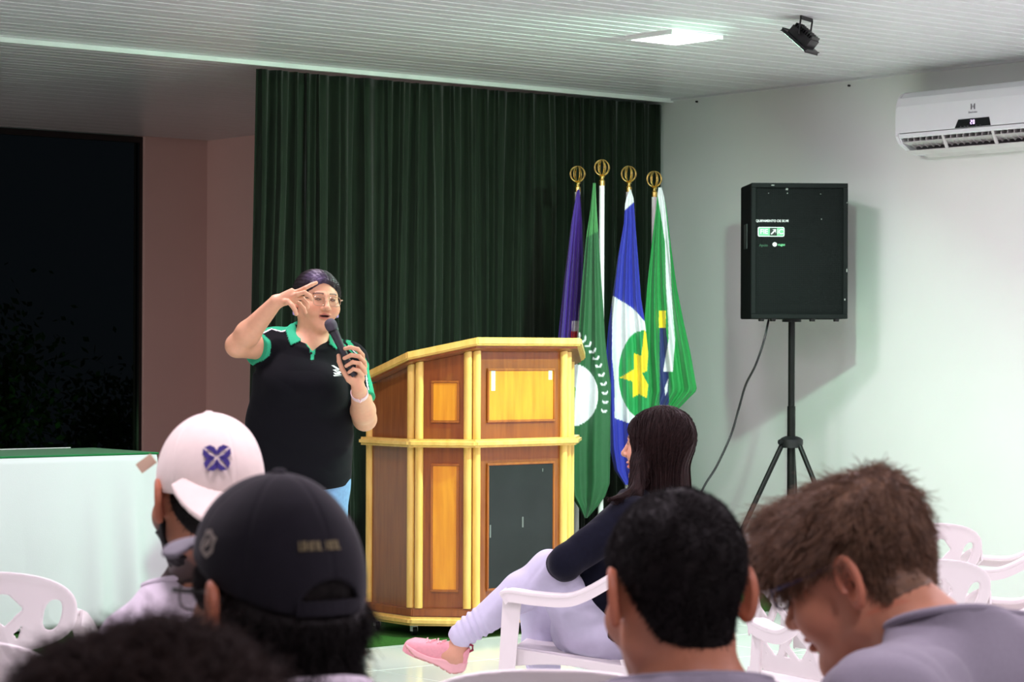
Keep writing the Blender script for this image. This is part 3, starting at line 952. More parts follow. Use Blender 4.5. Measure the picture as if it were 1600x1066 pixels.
# ---------------------------------------------------------------- air conditioner
def aircon():
    # on wall_right, local x = along B (to the right of the picture), y = into the room (-A), z up
    u_left, W, H, PR = 1.93, 1.14, 0.325, 0.215
    o = room(0, u_left + W, 2.355)
    t = empty('air_conditioner', o, 0, Matrix((-B, -A, Vector((0, 0, 1)))).transposed().to_euler())
    tag(t, 'white wall-mounted split air conditioner with a small black display', 'air conditioner')
    # section (y out of the wall, z)
    sec = [(0, 0.0), (0.0, H), (0.10, H), (0.165, H - 0.012), (0.198, H - 0.04), (0.212, H - 0.085), (PR, 0.10), (0.213, 0.085), (0.205, 0.08)]
    low = [(0.204, 0.08), (0.19, 0.055), (0.075, 0.012), (0.065, 0.0), (0.05, 0.0)]
    def ext(name, sec_, x0, x1, m, bev=0.0, parent=t, close=True):
        bm = bmesh.new()
        a = [bm.verts.new((x0, y, z)) for y, z in sec_]; b = [bm.verts.new((x1, y, z)) for y, z in sec_]
        n = len(sec_)
        for i in range(n if close else n - 1): bm.faces.new((a[i], a[(i + 1) % n], b[(i + 1) % n], b[i]))
        if close: bm.faces.new(a); bm.faces.new(b[::-1])
        return bm_obj(name, bm, m, parent, False, bev, 2)
    MA = mat('aircon_plastic', srgb(228, 229, 232), 0.3, var=0.01)
    MI = mat('aircon_inside', srgb(96, 96, 96), 0.5)
    MV = mat('aircon_vane', srgb(214, 212, 210), 0.4)
    ext('body', [(0, 0.0), (0, H), (0.10, H), (0.165, H - 0.012), (0.196, H - 0.04), (0.209, H - 0.085), (0.211, 0.11), (0.11, 0.09), (0.06, 0.0)], 0.012, W - 0.012, MA, 0.0)
    ext('front_panel', [(0.203, 0.104), (0.2115, H - 0.088), (0.199, H - 0.045), (0.203, H - 0.042), (0.2165, H - 0.085), (PR + 0.004, 0.104)], 0.02, W - 0.02, MA, 0.0)
    for x0 in (-0.0, W - 0.03):
        ext('side_cap', [(0, 0.0), (0, H), (0.10, H), (0.165, H - 0.01), (0.198, H - 0.038), (0.213, H - 0.085), (PR, 0.09), (0.19, 0.05), (0.13, 0.022), (0.07, 0.0)], x0, x0 + 0.03, MA, 0.006)
    ext('lower_lip', [(0.203, 0.100), (PR + 0.002, 0.100), (PR, 0.084), (0.207, 0.078), (0.200, 0.084)], 0.03, W - 0.03, MA)
    ext('outlet', [(0.19, 0.094), (0.10, 0.088), (0.072, 0.03), (0.076, 0.026), (0.11, 0.078), (0.19, 0.084)], 0.03, W - 0.03, MI)
    # horizontal vanes and vertical fins
    ext('vane', [(0.192, 0.062), (0.196, 0.058), (0.12, 0.040), (0.117, 0.044)], 0.04, W - 0.04, MV)
    ext('vane', [(0.165, 0.018), (0.168, 0.014), (0.085, 0.0), (0.083, 0.004)], 0.04, W - 0.04, MV)
    nf = 26
    f0 = ext('fin', [(0.19, 0.088), (0.19, 0.062), (0.13, 0.03), (0.10, 0.06), (0.12, 0.088)], 0.06, 0.063, MV)
    for i in range(1, nf):
        f = f0.copy(); COL.objects.link(f); f.parent = t; f.location = ((W - 0.13) * i / (nf - 1), 0, 0)
    for xx in (W - 0.32, W - 0.64, W - 0.92):
        ext('strut', [(0.206, 0.088), (0.21, 0.082), (0.175, 0.014), (0.165, 0.02)], xx, xx + 0.014, MV)
    ext('bottom_tray', [(0.09, 0.012), (0.05, -0.012), (0.0, -0.012), (0, 0.0), (0.06, 0.0)], 0.08, W - 0.08, MV)
    # display
    xm = W - 0.52
    yq = lambda z: PR + 0.0042 + (0.2165 - PR - 0.004) * (z - 0.104) / (H - 0.085 - 0.104)
    Mx = lambda x, z, d=0.001: frame_m((x, yq(z) + d, z), (1, 0, 0), (0, 0, 1), (0, 1, 0)) if False else Matrix(((-1, 0, 0, x), (0, 0, 1, yq(z) + d), (0, 1, 0, z), (0, 0, 0, 1)))
    MD = mat('display_black', srgb(12, 12, 18), 0.15)
    bm = bmesh.new(); add_prism(bm, [(-0.115, -0.02), (0.115, -0.02), (0.105, 0.022), (-0.092, 0.022)], 0, 0.001, Mx(xm, 0.125)); d = bm_obj('display', bm, MD, t)
    bm = bmesh.new()
    def seg(cx, on):
        w_, h_, k = 0.008, 0.009, 0.0022
        S = {'a': (0, h_, w_, k), 'g': (0, 0, w_, k), 'd': (0, -h_, w_, k), 'f': (-w_ / 2, h_ / 2, k, h_), 'b': (w_ / 2, h_ / 2, k, h_), 'e': (-w_ / 2, -h_ / 2, k, h_), 'c': (w_ / 2, -h_ / 2, k, h_)}
        for c_ in on:
            x, z, a, b_ = S[c_]
            add_box(bm, (xm - cx - x, yq(0.13) + 0.0035, 0.129 + z), (a, 0.0006, b_))
    seg(-0.008, 'abged'); seg(0.0085, 'abcdef')
    bm_obj('digits', bm, mat('display_digits', (0.8, 0.6, 1), 0.5, emit=(0.80, 0.5, 1.0), estr=3.0), d)
    MT = mat('grey_print', srgb(120, 118, 124), 0.6)
    text_obj('lettering', 'Electrolux', 0.014, MT, t, Mx(xm, 0.178, 0.0009), 0.0002, 0.0002)
    bm = bmesh.new()
    MM = Mx(xm, 0.206, 0.0009)
    R_ = 0.0145
    # square of four pieces round a bright hour-glass
    for pts in ([(-R_, -R_), (-R_ * 0.55, -R_), (-R_ * 0.1, 0), (-R_ * 0.55, R_), (-R_, R_)], [(R_, -R_), (R_ * 0.55, -R_), (R_ * 0.1, 0), (R_ * 0.55, R_), (R_, R_)]):
        inner = pts if pts[0][0] < 0 else pts[::-1]
        add_prism(bm, inner, 0, 0.0004, MM)
    bm_obj('emblem', bm, MT, t)
    for i in range(5):
        bm = bmesh.new(); add_box(bm, (xm - (-0.075, -0.05, -0.03, 0.025, 0.05)[i], yq(0.11) + 0.0025, 0.1105), (0.009, 0.0005, 0.002)); bm_obj('mark', bm, MT, d)
aircon()
# two small stains/nail marks high on the wall
for (px, py) in ((1090, 159), (1328, 134)):
    Dm = {1090: 13.9, 1328: 13.05}[px]
    # intersect the view ray with the right wall
    v = at(px, py, 1.0) - CAM
    tt = (CORNER - CAM).dot(A) / v.dot(A); q = CAM + v * tt - A * 0.0012
    o = lathe('wall_hook', [(0.001, 0), (0.006, 0), (0.006, 0.012), (0.001, 0.014)], M_DARK, None, 10, frame_m((0, 0, 0), (0, 0, 1), B, -A))
    o.location = q
    tag(o, 'tiny dark hook high on the right wall near the curtain' if px == 1090 else 'tiny dark hook high on the right wall beside the air conditioner', 'hook')
# ---------------------------------------------------------------- four flags on white poles
M_POLE = mat('pole_white', srgb(238, 238, 236), 0.3)
M_GOLD = mat('gold', (0.83, 0.60, 0.18), 0.22, metal=1.0)
M_FLAG = mat('flag_cloth', (1, 1, 1), 0.6, attr='Col', var=0.05, nscale=40, bump=0.08, bscale=600, sheen=0.25)

def flag_thing(label, px, ball_y, D, rows, colour, seed, extra=None, pole_lean=0.0, d_front=-0.03, amp=0.022, nf=3.2):
    """rows: [(y, x_left, x_right)] outline of the hanging cloth in the picture at distance D"""
    base = at(px, 900, D); top = at(px, ball_y, D)
    R = 12.0 / FPX * D
    t = empty('flag', (base.x, base.y, 0.0)); tag(t, label, 'flag', 'flags on white poles between lectern and right wall')
    zt = top.z - R * 1.0
    tx = top.x - base.x
    pole = lathe('pole', [(0.001, 0.05), (0.0145, 0.05), (0.0145, zt - 0.05), (0.001, zt - 0.05)], M_POLE, t, 16)
    # finial: ring cage on a gold ferrule
    fn = lathe('finial', [(0.001, zt - 0.055), (0.0165, zt - 0.055), (0.0165, zt - 0.03), (0.011, zt - 0.024), (0.011, zt - 0.014), (0.017, zt - 0.006), (0.008, zt + 0.002), (0.001, zt + 0.003)], M_GOLD, t, 16)
    cz = zt + R
    for k, a in enumerate((0.25, 0.25 + PI / 4, 0.25 + PI / 2, 0.25 + 3 * PI / 4)):
        pts = [Vector((math.cos(a) * R * math.cos(q), math.sin(a) * R * math.cos(q), cz + R * math.sin(q))) for q in [2 * PI * i / 32 for i in range(32)]]
        bm = bmesh.new(); add_sweep(bm, pts, circ(0.0035, 8), Vector((-math.sin(a), math.cos(a), 0.001)), None, False, True)
        bm_obj('ring', bm, M_GOLD, fn, True)
    # cloth
    rows = sorted(rows)
    ys = np.array([r[0] for r in rows], float); xl = np.array([r[1] for r in rows], float); xr = np.array([r[2] for r in rows], float)
    n, m = 110, 260
    Y = np.linspace(ys[0], ys[-1], m); XL = np.interp(Y, ys, xl); XR = np.interp(Y, ys, xr)
    s = np.linspace(0, 1, n)
    rs = np.random.RandomState(seed)
    ph0, ph1 = rs.uniform(0, 6, 2)
    k = D / FPX
    V = np.zeros((m, n, 3)); C = np.zeros((m, n, 3))
    grow = np.clip((Y - ys[0]) / 120, 0.15, 1)[:, None]
    wid = ((XR - XL) / max((XR - XL).max(), 1))[:, None]
    ph = s[None, :] * 2 * PI * nf + ph0 + 0.9 * np.sin(Y / 90 + ph1)[:, None] * (1 - s)[None, :]
    dep = amp * grow * (np.sin(ph) + 0.35 * np.sin(ph * 2.1 + 1)) * (0.45 + 0.55 * wid)
    xs_ = XL[:, None] + (XR - XL)[:, None] * (s[None, :] + 0.25 / (2 * PI * nf) * np.sin(ph + 1.3) * np.sin(PI * s)[None, :] )
    P0 = np.array(CAM); 
    for j in range(m):
        a = at(0, float(Y[j]), D); b = at(1600, float(Y[j]), D)
        a = np.array(a); b = np.array(b)
        V[j] = a[None] + (b - a)[None] * (xs_[j] / 1600.0)[:, None]
    V[..., 1] += dep + d_front
    C[:] = colour(xs_, np.broadcast_to(Y[:, None], xs_.shape), s[None, :] + 0 * xs_)
    i = np.arange(m - 1)[:, None] * n + np.arange(n - 1)[None, :]
    F = np.stack([i, i + n, i + n + 1, i + 1], -1).reshape(-1, 4)
    cl = arr_mesh('cloth', V.reshape(-1, 3), F, M_FLAG, t, C.reshape(-1, 3), (base.x, base.y, 0.0))
    so = cl.modifiers.new('thickness', 'SOLIDIFY'); so.thickness = 0.0015
    return t

def paint(base, items):
    """items: [(mask, colour)]"""
    out = np.zeros(items[0][0].shape + (3,)); out[:] = base
    for msk, c in items: out[msk] = c
    return out
CP = srgb(74, 40, 150); CG = srgb(34, 92, 52); CB = srgb(40, 48, 168); CW = srgb(226, 228, 232); CR_ = srgb(200, 30, 50)
CMG = srgb(28, 150, 78); CY = srgb(250, 216, 40); CBG = srgb(28, 142, 66); CNB = srgb(26, 40, 100)

def inpoly(X, Y, pts):
    r = np.zeros(X.shape, bool)
    j = len(pts) - 1
    for i in range(len(pts)):
        xi, yi = pts[i]; xj, yj = pts[j]
        c = ((yi > Y) != (yj > Y)) & (X < (xj - xi) * (Y - yi) / ((yj - yi) if yj != yi else 1e-9) + xi)
        r ^= c; j = i
    return r

flag_thing('purple flag on a white pole, the nearest to the lectern', 900, 272, 13.0,
    [(297, 902, 905), (310, 899, 906), (350, 892, 909), (400, 886, 910), (440, 881, 909), (530, 872, 905), (640, 868, 906), (760, 866, 912)],
    lambda X, Y, s: paint(CP, [((X > 893) & (Y > 502) & (Y < 518), CW), ((X > 892) & (Y >= 518) & (Y < 600), CR_)]), 1)

def green_col(X, Y, s):
    it = [((Y < 372 - (X - 915) * 0.5) , srgb(64, 132, 72))]
    it.append((((X - 893) / 41) ** 2 + ((Y - 617) / 49) ** 2 < 1, CW))
    it.append((inpoly(X, Y, [(893, 600), (899, 606), (897, 628), (893, 640)]), srgb(120, 200, 90)))
    # olive branch: leaves either side of an arc
    arc = [(906, 528), (914, 533), (921, 541), (927, 551), (932, 562), (936, 574), (940, 588), (943, 602), (945, 616), (945, 630), (943, 644)]
    for i in range(len(arc)):
        ax, ay = arc[i]
        tx, ty = (arc[min(i + 1, 10)][0] - arc[max(i - 1, 0)][0], arc[min(i + 1, 10)][1] - arc[max(i - 1, 0)][1])
        tl = math.hypot(tx, ty); tx, ty = tx / tl, ty / tl
        for sgn in (1, -1):
            dx, dy = tx * -0.62 + sgn * ty * 0.8, ty * -0.62 - sgn * tx * 0.8
            L = 4.6 - 0.15 * i
            cx, cy = ax + dx * L * 0.9, ay + dy * L * 0.9
            u = (X - cx) * dx + (Y - cy) * dy; v = -(X - cx) * dy + (Y - cy) * dx
            it.append(((u / L) ** 2 + (v / 1.7) ** 2 < 1, CW))
    return paint(CG, it)
flag_thing('dark green flag with a white oval and olive branch emblem on a white pole', 938, 262, 12.85,
    [(287, 926, 930), (310, 924, 931), (330, 922, 932), (375, 915, 935), (440, 909, 939), (480, 906, 942), (530, 903, 945), (560, 898, 948), (602, 893, 954), (650, 891, 953), (700, 888, 953), (755, 888, 952), (775, 892, 945), (790, 902, 934), (809, 913, 917)],
    green_col, 2, nf=2.0, amp=0.016, d_front=-0.045)

def mt_col(X, Y, s):
    edge = 462 + (X - 956) * 0.62 + np.clip(X - 988, 0, 99) * 0.5
    white = (Y > edge) & (X > 955.5 + np.clip(Y - 560, 0, 40) * 0.1) & (Y < 655 + (X - 965) * 0.35)
    it = [(Y < 330 - (X - 975) * 0.9, CW), (white, CW)]
    circ_ = ((X - 1003) / 37) ** 2 + ((Y - 585) / 68) ** 2 < 1
    it.append((circ_ & (Y > 500), CMG))
    star = [(1001, 556), (1006, 515), (1014, 530), (1012, 556), (1010, 580), (1002, 583), (1012, 601), (1010, 622), (998, 616), (988, 621), (988, 596), (968, 590), (990, 577), (990, 552)]
    it.append((inpoly(X, Y, star), CY))
    return paint(CB, it)
flag_thing('blue and white flag with a yellow star on a green disc, on a white pole', 980, 272, 13.05,
    [(297, 983, 985), (310, 978, 989), (320, 976, 990), (350, 974, 992), (400, 965, 996), (467, 956, 1001), (510, 950, 1008), (550, 947, 1012), (600, 946, 1014), (650, 948, 1014), (700, 952, 1016), (735, 960, 1010), (757, 975, 1000)],
    mt_col, 3, nf=2.6, amp=0.02, d_front=-0.05)

def br_col(X, Y, s):
    cx = np.interp(Y, [297, 330, 380, 450, 530, 580], [1029, 1034, 1040.5, 1043, 1048, 1042])
    hw = np.interp(Y, [297, 310, 380, 500, 578], [4, 5, 3.2, 4.5, 7])
    it = [((Y > 486) & (Y < 512) & (X > 1028) & (X < 1038), CY), ((Y >= 512) & (Y < 660) & (X > 1029) & (X < 1043 - np.clip(560 - Y, 0, 50) * 0.1), CNB)]
    it.append((inpoly(X, Y, [(1037, 606), (1043, 590), (1041, 612), (1038, 618)]), CW))
    it.append(((np.abs(X - cx) < hw) & (Y < 580), CW))
    return paint(CBG, it)
flag_thing('green flag with a long white hem strip, nearest the right wall, on a white pole', 1020, 280, 13.15,
    [(295, 1027, 1032), (310, 1025, 1036), (330, 1023, 1040), (380, 1017, 1046), (450, 1010, 1056), (500, 1006, 1066), (550, 1003, 1077), (606, 1005, 1087), (612, 1006, 1085), (640, 1008, 1057), (655, 1012, 1042)],
    br_col, 7, nf=3.1, amp=0.022, d_front=-0.10)
# wooden stand that carries the four poles
cs = [at(x, 900, d) for x, d in ((900, 13.0), (938, 12.85), (980, 13.05), (1020, 13.15))]
c = sum(cs, Vector()) / 4
st = empty('flag_stand', (c.x, c.y, 0.0)); tag(st, 'low dark wooden stand carrying the four flag poles', 'stand')
W_DK = mat('dark_wood', srgb(60, 34, 20), 0.45, var=0.2, stretch=(1, 10, 10))
box('base_board', (0, 0.0, 0.0245), (0.52, 0.40, 0.03), W_DK, st, 0.005)
for q in cs:
    bm = bmesh.new(); add_lathe(bm, [(0.0150, 0.040), (0.034, 0.040), (0.034, 0.11), (0.026, 0.125), (0.0150, 0.125)], 20, Matrix.Translation((q.x - c.x, q.y - c.y, 0)), cap=False)
    bm_obj('pole_socket', bm, W_DK, st, True)
# ---------------------------------------------------------------- white plastic armchairs
def chair_back_arrays():
    """lattice back as a curved sheet with holes. local: x across, y forward, z up"""
    def back(P):
        # lean: sheet plane passes (y=-0.19,z=.43) to (y=-0.29,z=.80)
        x, y, z = P[:, 0], P[:, 1], P[:, 2]
        yc = -0.19 - 0.27 * (z - 0.43) + 0.42 * x * x
        n = (y - yc) * 0.965
        v = (z - 0.43)
        # outline: a flat oval head on a narrower body
        e = (np.sqrt((np.abs(x) / 0.228) ** 2.5 + (np.abs(v - 0.305) / 0.098) ** 2.5 + 1e-9) - 1) * 0.09
        hw = np.interp(v, [0, 0.10, 0.23, 0.33], [0.150, 0.125, 0.118, 0.150]).astype(f4)
        low = np.maximum(np.abs(x) - hw, np.abs(v - 0.14) - 0.18)
        outline = smin(e, low, 0.012)
        d_in = np.maximum(np.abs(x) - (hw - 0.030), np.maximum(v - (0.352 - 0.9 * x * x), 0.03 - v))
        a = (x + (v - 0.19)) * 0.7071; b = (x - (v - 0.19)) * 0.7071
        per = 0.088
        aa = np.abs((a / per + 0.5) % 1 - 0.5) * per; bb = np.abs((b / per + 0.5) % 1 - 0.5) * per
        bars = np.minimum(aa, bb) - 0.0140
        hole1 = np.maximum(d_in, -bars)
        side = (np.sqrt((np.abs(np.abs(x) - 0.172 + 0.2 * (0.30 - v)) / 0.020) ** 2.4 + (np.abs(v - 0.298) / 0.036) ** 2.4 + 1e-9) - 1) * 0.018
        holes = np.minimum(hole1, side)
        d2 = smax(outline, -holes, 0.004)
        rim = np.exp(-(outline / 0.012) ** 2) * 0.006
        return smax(d2, np.abs(n) - (0.0035 + rim), 0.003)
    xs = axis(-0.26, 0.26, 0.005); ys = axis(-0.34, -0.13, 0.004); zs = axis(0.40, 0.86, 0.005)
    return surf_nets(back, xs, ys, zs)
CB_V, CB_F = chair_back_arrays()

def seat_arrays():
    def seat(P):
        x, y, z = P[:, 0], P[:, 1], P[:, 2]
        zc = 0.425 - 0.055 * np.clip((0.21 - y) / 0.42, 0, 1) + 0.25 * x * x
        hw = 0.235 - 0.03 * np.clip((0.1 - y) / 0.3, 0, 1)
        r = 0.05
        qx = np.abs(x) - (hw - r); qy = np.abs(y - 0.0) - (0.225 - r)
        o = np.sqrt(np.maximum(qx, 0) ** 2 + np.maximum(qy, 0) ** 2) + np.minimum(np.maximum(qx, qy), 0) - r
        top = smax(o, np.abs(z - zc) - 0.004, 0.004)
        # apron hanging from the edge, arched between the legs
        arch = np.where(np.abs(y) < 0.2, 0.055 - 0.03 * np.cos(np.clip(y / 0.2, -1, 1) * PI / 2) , 0.06)
        apr = np.maximum(np.abs(o + 0.004) - 0.004, np.maximum(z - zc, (zc - arch) - z))
        holes = np.maximum(np.abs(x % 0.04 - 0.02) - 0.004, np.maximum(np.abs(y) - 0.09, np.abs(x) - 0.11))
        return np.minimum(smax(top, -holes, 0.002), apr)
    return surf_nets(seat, axis(-0.27, 0.27, 0.006), axis(-0.26, 0.26, 0.006), axis(0.27, 0.46, 0.0035))
SE_V, SE_F = seat_arrays()

def leg_mesh(top, bot, fwd, side, w0, w1):
    """folded L-section leg: wide face plus a flange"""
    bm = bmesh.new()
    top, bot = Vector(top), Vector(bot)
    rings = []
    for k in range(5):
        u = k / 4; p = top.lerp(bot, u); w = w0 + (w1 - w0) * u; f = 0.038 - 0.010 * u; th = 0.005
        a = Vector((side, 0, 0)); b = Vector((0, fwd, 0))
        pr = [p + a * 0 + b * 0, p - b * w, p - b * w - a * th, p - b * th - a * th, p - b * th - a * f, p - a * f]
        rings.append([bm.verts.new(v) for v in pr])
    for r0, r1 in zip(rings, rings[1:]):
        for i in range(6): bm.faces.new((r0[i], r0[(i + 1) % 6], r1[(i + 1) % 6], r1[i]))
    bm.faces.new(rings[0]); bm.faces.new(rings[-1][::-1])
    return bm

def make_chair():
    t = empty('plastic_chair', (0, 0, 0))
    arr_mesh('seat', SE_V, SE_F, M_CHAIR, t)
    arr_mesh('backrest', CB_V, CB_F, M_CHAIR, t)
    for s in (-1, 1):
        # front leg rises into the armrest
        bm_obj('leg', leg_mesh((s * 0.254, 0.225, 0.630), (s * 0.278, 0.255, 0.0), 1, s, 0.062, 0.040), M_CHAIR, t, False, 0.0015, 1)
        bm_obj('leg', leg_mesh((s * 0.205, -0.20, 0.41), (s * 0.255, -0.285, 0.0), -1, s, 0.058, 0.038), M_CHAIR, t, False, 0.0015, 1)
        pts = bez([(s * 0.212, -0.246, 0.735), (s * 0.224, -0.205, 0.722), (s * 0.240, -0.125, 0.680), (s * 0.250, -0.045, 0.634), (s * 0.254, 0.02, 0.613), (s * 0.254, 0.12, 0.616), (s * 0.249, 0.20, 0.624), (s * 0.242, 0.222, 0.612)], 5)
        bm = bmesh.new()
        n = 16
        prof = [(0.030 * math.copysign(abs(math.cos(a)) ** 0.6, math.cos(a)), 0.0075 * math.copysign(abs(math.sin(a)) ** 0.6, math.sin(a))) for a in [2 * PI * i / n for i in range(n)]]
        k = len(pts)
        sc = [(0.55 + 0.45 * min(1, i / 8), 1.2) for i in range(k)]
        add_sweep(bm, pts, prof, Vector((0, 0, 1)), sc)
        # outer flange under the arm
        add_sweep(bm, [p + Vector((s * 0.024, 0, -0.016)) for p in pts], [(-0.003, -0.018), (0.003, -0.018), (0.003, 0.018), (-0.003, 0.018)])
        bm_obj('armrest', bm, M_CHAIR, t, True)
    return t
CH0 = make_chair()
GRP = 'white plastic armchairs of the audience'
def chair_at(D, px, py_ref, z_ref, yaw, label, scale=1.0, first=[True]):
    """yaw: 0 faces away from the camera (+Y), positive turns to the left"""
    if first[0]: t = CH0; first[0] = False
    else: t = copy_tree(CH0)
    q = at(px, 800, D)
    t.location = (q.x, q.y, 0); t.rotation_euler = (0, 0, math.radians(yaw)); t.scale = (scale,) * 3
    tag(t, label, 'chair', GRP)
    return t
chair_at(7.68, 918, 0, 0, 78, 'white plastic armchair in which the long-haired woman in navy sits', 0.97)
chair_at(5.88, -22, 0, 0, 8, 'white plastic armchair with lattice back at the left edge before the mint skirt')
chair_at(4.60, -66, 0, 0, 4, 'white plastic armchair at the bottom left corner, only its pale top rim showing')
chair_at(4.22, 868, 0, 0, -3, 'white plastic armchair at the bottom centre, only its curved top rim showing')
chair_at(7.90, 1378, 0, 0, 20, 'white plastic armchair by the right wall, higher of two behind the boy in glasses', 0.97)
chair_at(6.58, 1360, 0, 0, 20, 'white plastic armchair with lattice back just behind the neck of the boy in glasses', 0.97)
chair_at(7.25, 1313, 0, 0, -60, 'white plastic armchair turned right, its tall back between the two bareheaded boys', 0.97)
chair_at(8.6, 1572, 0, 0, 74, 'white plastic armchair at the right edge, upper one, only an arm in view', 0.97)
chair_at(7.1, 1588, 0, 0, 74, 'white plastic armchair at the right edge, lower one, only an arm in view', 0.97)
# ---------------------------------------------------------------- people: signed distance figures
M_SKIN = mat('skin', (1, 1, 1), 0.48, attr='Col', var=0.03, nscale=60, bump=0.05, bscale=350, sss=0.12, spec=0.4)
def hairmat(name, c, rough=0.45, spec=0.5): return mat(name, c, rough, var=0.35, nscale=90, spec=spec)

def unit(v):
    v = np.array(v, float); return (v / np.linalg.norm(v)).astype(f4)

def head_frame(c, yaw, pitch=0.0, roll=0.0):
    """yaw: 0 looks to +Y (away from the camera), positive turns left; pitch>0 looks down. columns right, forward, up"""
    R = Matrix.Rotation(math.radians(yaw), 3, 'Z') @ Matrix.Rotation(math.radians(-pitch), 3, 'X') @ Matrix.Rotation(math.radians(roll), 3, 'Y')
    return V3(c), np.array(R, dtype=f4)

def loc(P, fr): return (P - fr[0]) @ fr[1]
def glob(p, fr): return np.asarray(p, dtype=f4) @ fr[1].T + fr[0]

def skull(Q, w=1.0, dp=1.0):
    x, y, z = Q[:, 0], Q[:, 1], Q[:, 2]
    d = ell(Q, (0, -0.018, 0.030), (0.076 * w, 0.094 * dp, 0.089))
    d = smin(d, ell(Q, (0, 0.030, 0.0), (0.066 * w, 0.064, 0.085)), 0.03)
    return d

def ear_sdf(Q, s):
    a = 0.42
    o = V3((s * 0.076, -0.010, -0.002))
    n = V3((s * math.cos(a), math.sin(a), 0.0))           # outward, turned a little forward
    e1 = V3((s * math.sin(a), -math.cos(a), 0.10)); e1 /= np.sqrt(e1 @ e1)
    e2 = np.cross(n, e1); e2 = e2 if e2[2] > 0 else -e2
    q = Q - o
    p = q @ e1 - 0.012; t = q @ e2.astype(f4); h = q @ n - 0.008
    # outline: wider on top
    rx = 0.0185 + 0.10 * np.clip(t, -0.03, 0.03) * 0.9
    ty = t / 0.033
    r = np.sqrt((p / rx) ** 2 + ty ** 2 + 1e-9)
    disk = np.maximum((r - 1) * 0.017, np.abs(h + 0.002) - 0.0028)
    ring = np.sqrt(((r - 0.90) * 0.019) ** 2 + (h - 0.003) ** 2) - 0.0040
    ring = np.where((t < -0.012) & (p < 0), ring + 0.004, ring)
    d = smin(disk, ring, 0.005)
    lobe = np.sqrt((p + 0.003) ** 2 / 1.0 + ((t + 0.028) / 1.1) ** 2 + (h / 0.7) ** 2) - 0.0085
    d = smin(d, lobe, 0.005)
    anti = np.sqrt(((np.sqrt(((p - 0.001) / 0.011) ** 2 + ((t - 0.0) / 0.019) ** 2) - 1) * 0.011) ** 2 + (h - 0.001) ** 2) - 0.0028
    d = smin(d, np.where(p > -0.004, anti, anti + 0.005), 0.004)
    concha = np.sqrt(((p + 0.003) / 0.0085) ** 2 + ((t + 0.004) / 0.012) ** 2 + ((h - 0.004) / 0.008) ** 2) - 1
    d = smax(d, -concha * 0.008, 0.003)
    root = cap(Q, o + V3((s * -0.006, 0.0, 0.014)), o + V3((s * -0.006, -0.002, -0.018)), 0.011, 0.009)
    d = smin(d, root, 0.007)
    return d

def head_sdf(Q, o):
    w = o.get('w', 1.0)
    x, y, z = Q[:, 0], Q[:, 1], Q[:, 2]
    ax = np.abs(x); S = np.stack([ax, y, z], 1)
    d = skull(Q, w, o.get('dp', 1.0))
    d = smin(d, ell(Q, (0, 0.026, -0.050), (0.057 * w, 0.062, 0.062)), 0.025)
    jw = o.get('jaw', 1.0)
    d = smin(d, cap(S, (0.047 * jw, -0.004, -0.058), (0.016, 0.066, -0.098), 0.023, 0.021), 0.022)
    d = smin(d, cap(S, (0.050 * jw, -0.010, -0.010), (0.047 * jw, -0.006, -0.058), 0.022, 0.022), 0.02)
    d = smin(d, sph(Q, (0, 0.076, -0.097), 0.019), 0.020)
    d = smin(d, sph(S, (0.040, 0.060, -0.028), 0.028 * o.get('cheek', 1.0)), 0.022)
    d = smin(d, cap(S, (0.008, 0.089, 0.028), (0.040, 0.078, 0.027), 0.009, 0.010), 0.012)
    if o.get('face', True):
        d = smax(d, -sph(S, (0.033, 0.108, 0.010), 0.019), 0.012)
        d = smin(d, sph(S, (0.0315, 0.078, 0.010), 0.0140), 0.003)          # lids over the eyeball
        d = smax(d, -ell(S, (0.0315, 0.094, 0.0085), (0.0115, 0.006, 0.0028 if not o.get('closed') else 0.0012)), 0.0015)
        d = smin(d, cap(Q, (0, 0.090, 0.020), (0, 0.1125, -0.022), 0.0075, 0.0105), 0.010)
        d = smin(d, sph(Q, (0, 0.1140, -0.0245), 0.0100), 0.006)
        d = smin(d, sph(S, (0.0125, 0.102, -0.0285), 0.0085), 0.006)
        d = smax(d, -sph(S, (0.0062, 0.1085, -0.0365), 0.0036), 0.003)
        d = smin(d, ell(Q, (0, 0.0935, -0.0520), (0.0240, 0.0105, 0.0062)), 0.005)
        d = smin(d, ell(Q, (0, 0.0920, -0.0655), (0.0200, 0.0105, 0.0072)), 0.005)
        mo = o.get('mouth', 0.0014)
        d = smax(d, -ell(Q, (0, 0.104, -0.0585), (0.0225, 0.018, mo)), 0.002)
    if o.get('double'):
        d = smin(d, cap(S, (0.03, 0.0, -0.095), (0.0, 0.058, -0.105), 0.030, 0.022), 0.02)
    for s in (-1, 1):
        if o.get('ears', True):
            m = length(Q - V3((s * 0.085, -0.015, 0))) < 0.075
            if m.any():
                e = ear_sdf(Q[m], s)
                d[m] = smin(d[m], e, 0.004)
    return d

def near(P, c, R, fn):
    """evaluate fn only within R of c, elsewhere a lower bound"""
    l = length(P - V3(c))
    d = l - R * 0.72
    m = l < R
    d[~m] = np.maximum(d[~m], R * 0.25)
    if m.any(): d[m] = fn(P[m])
    return d

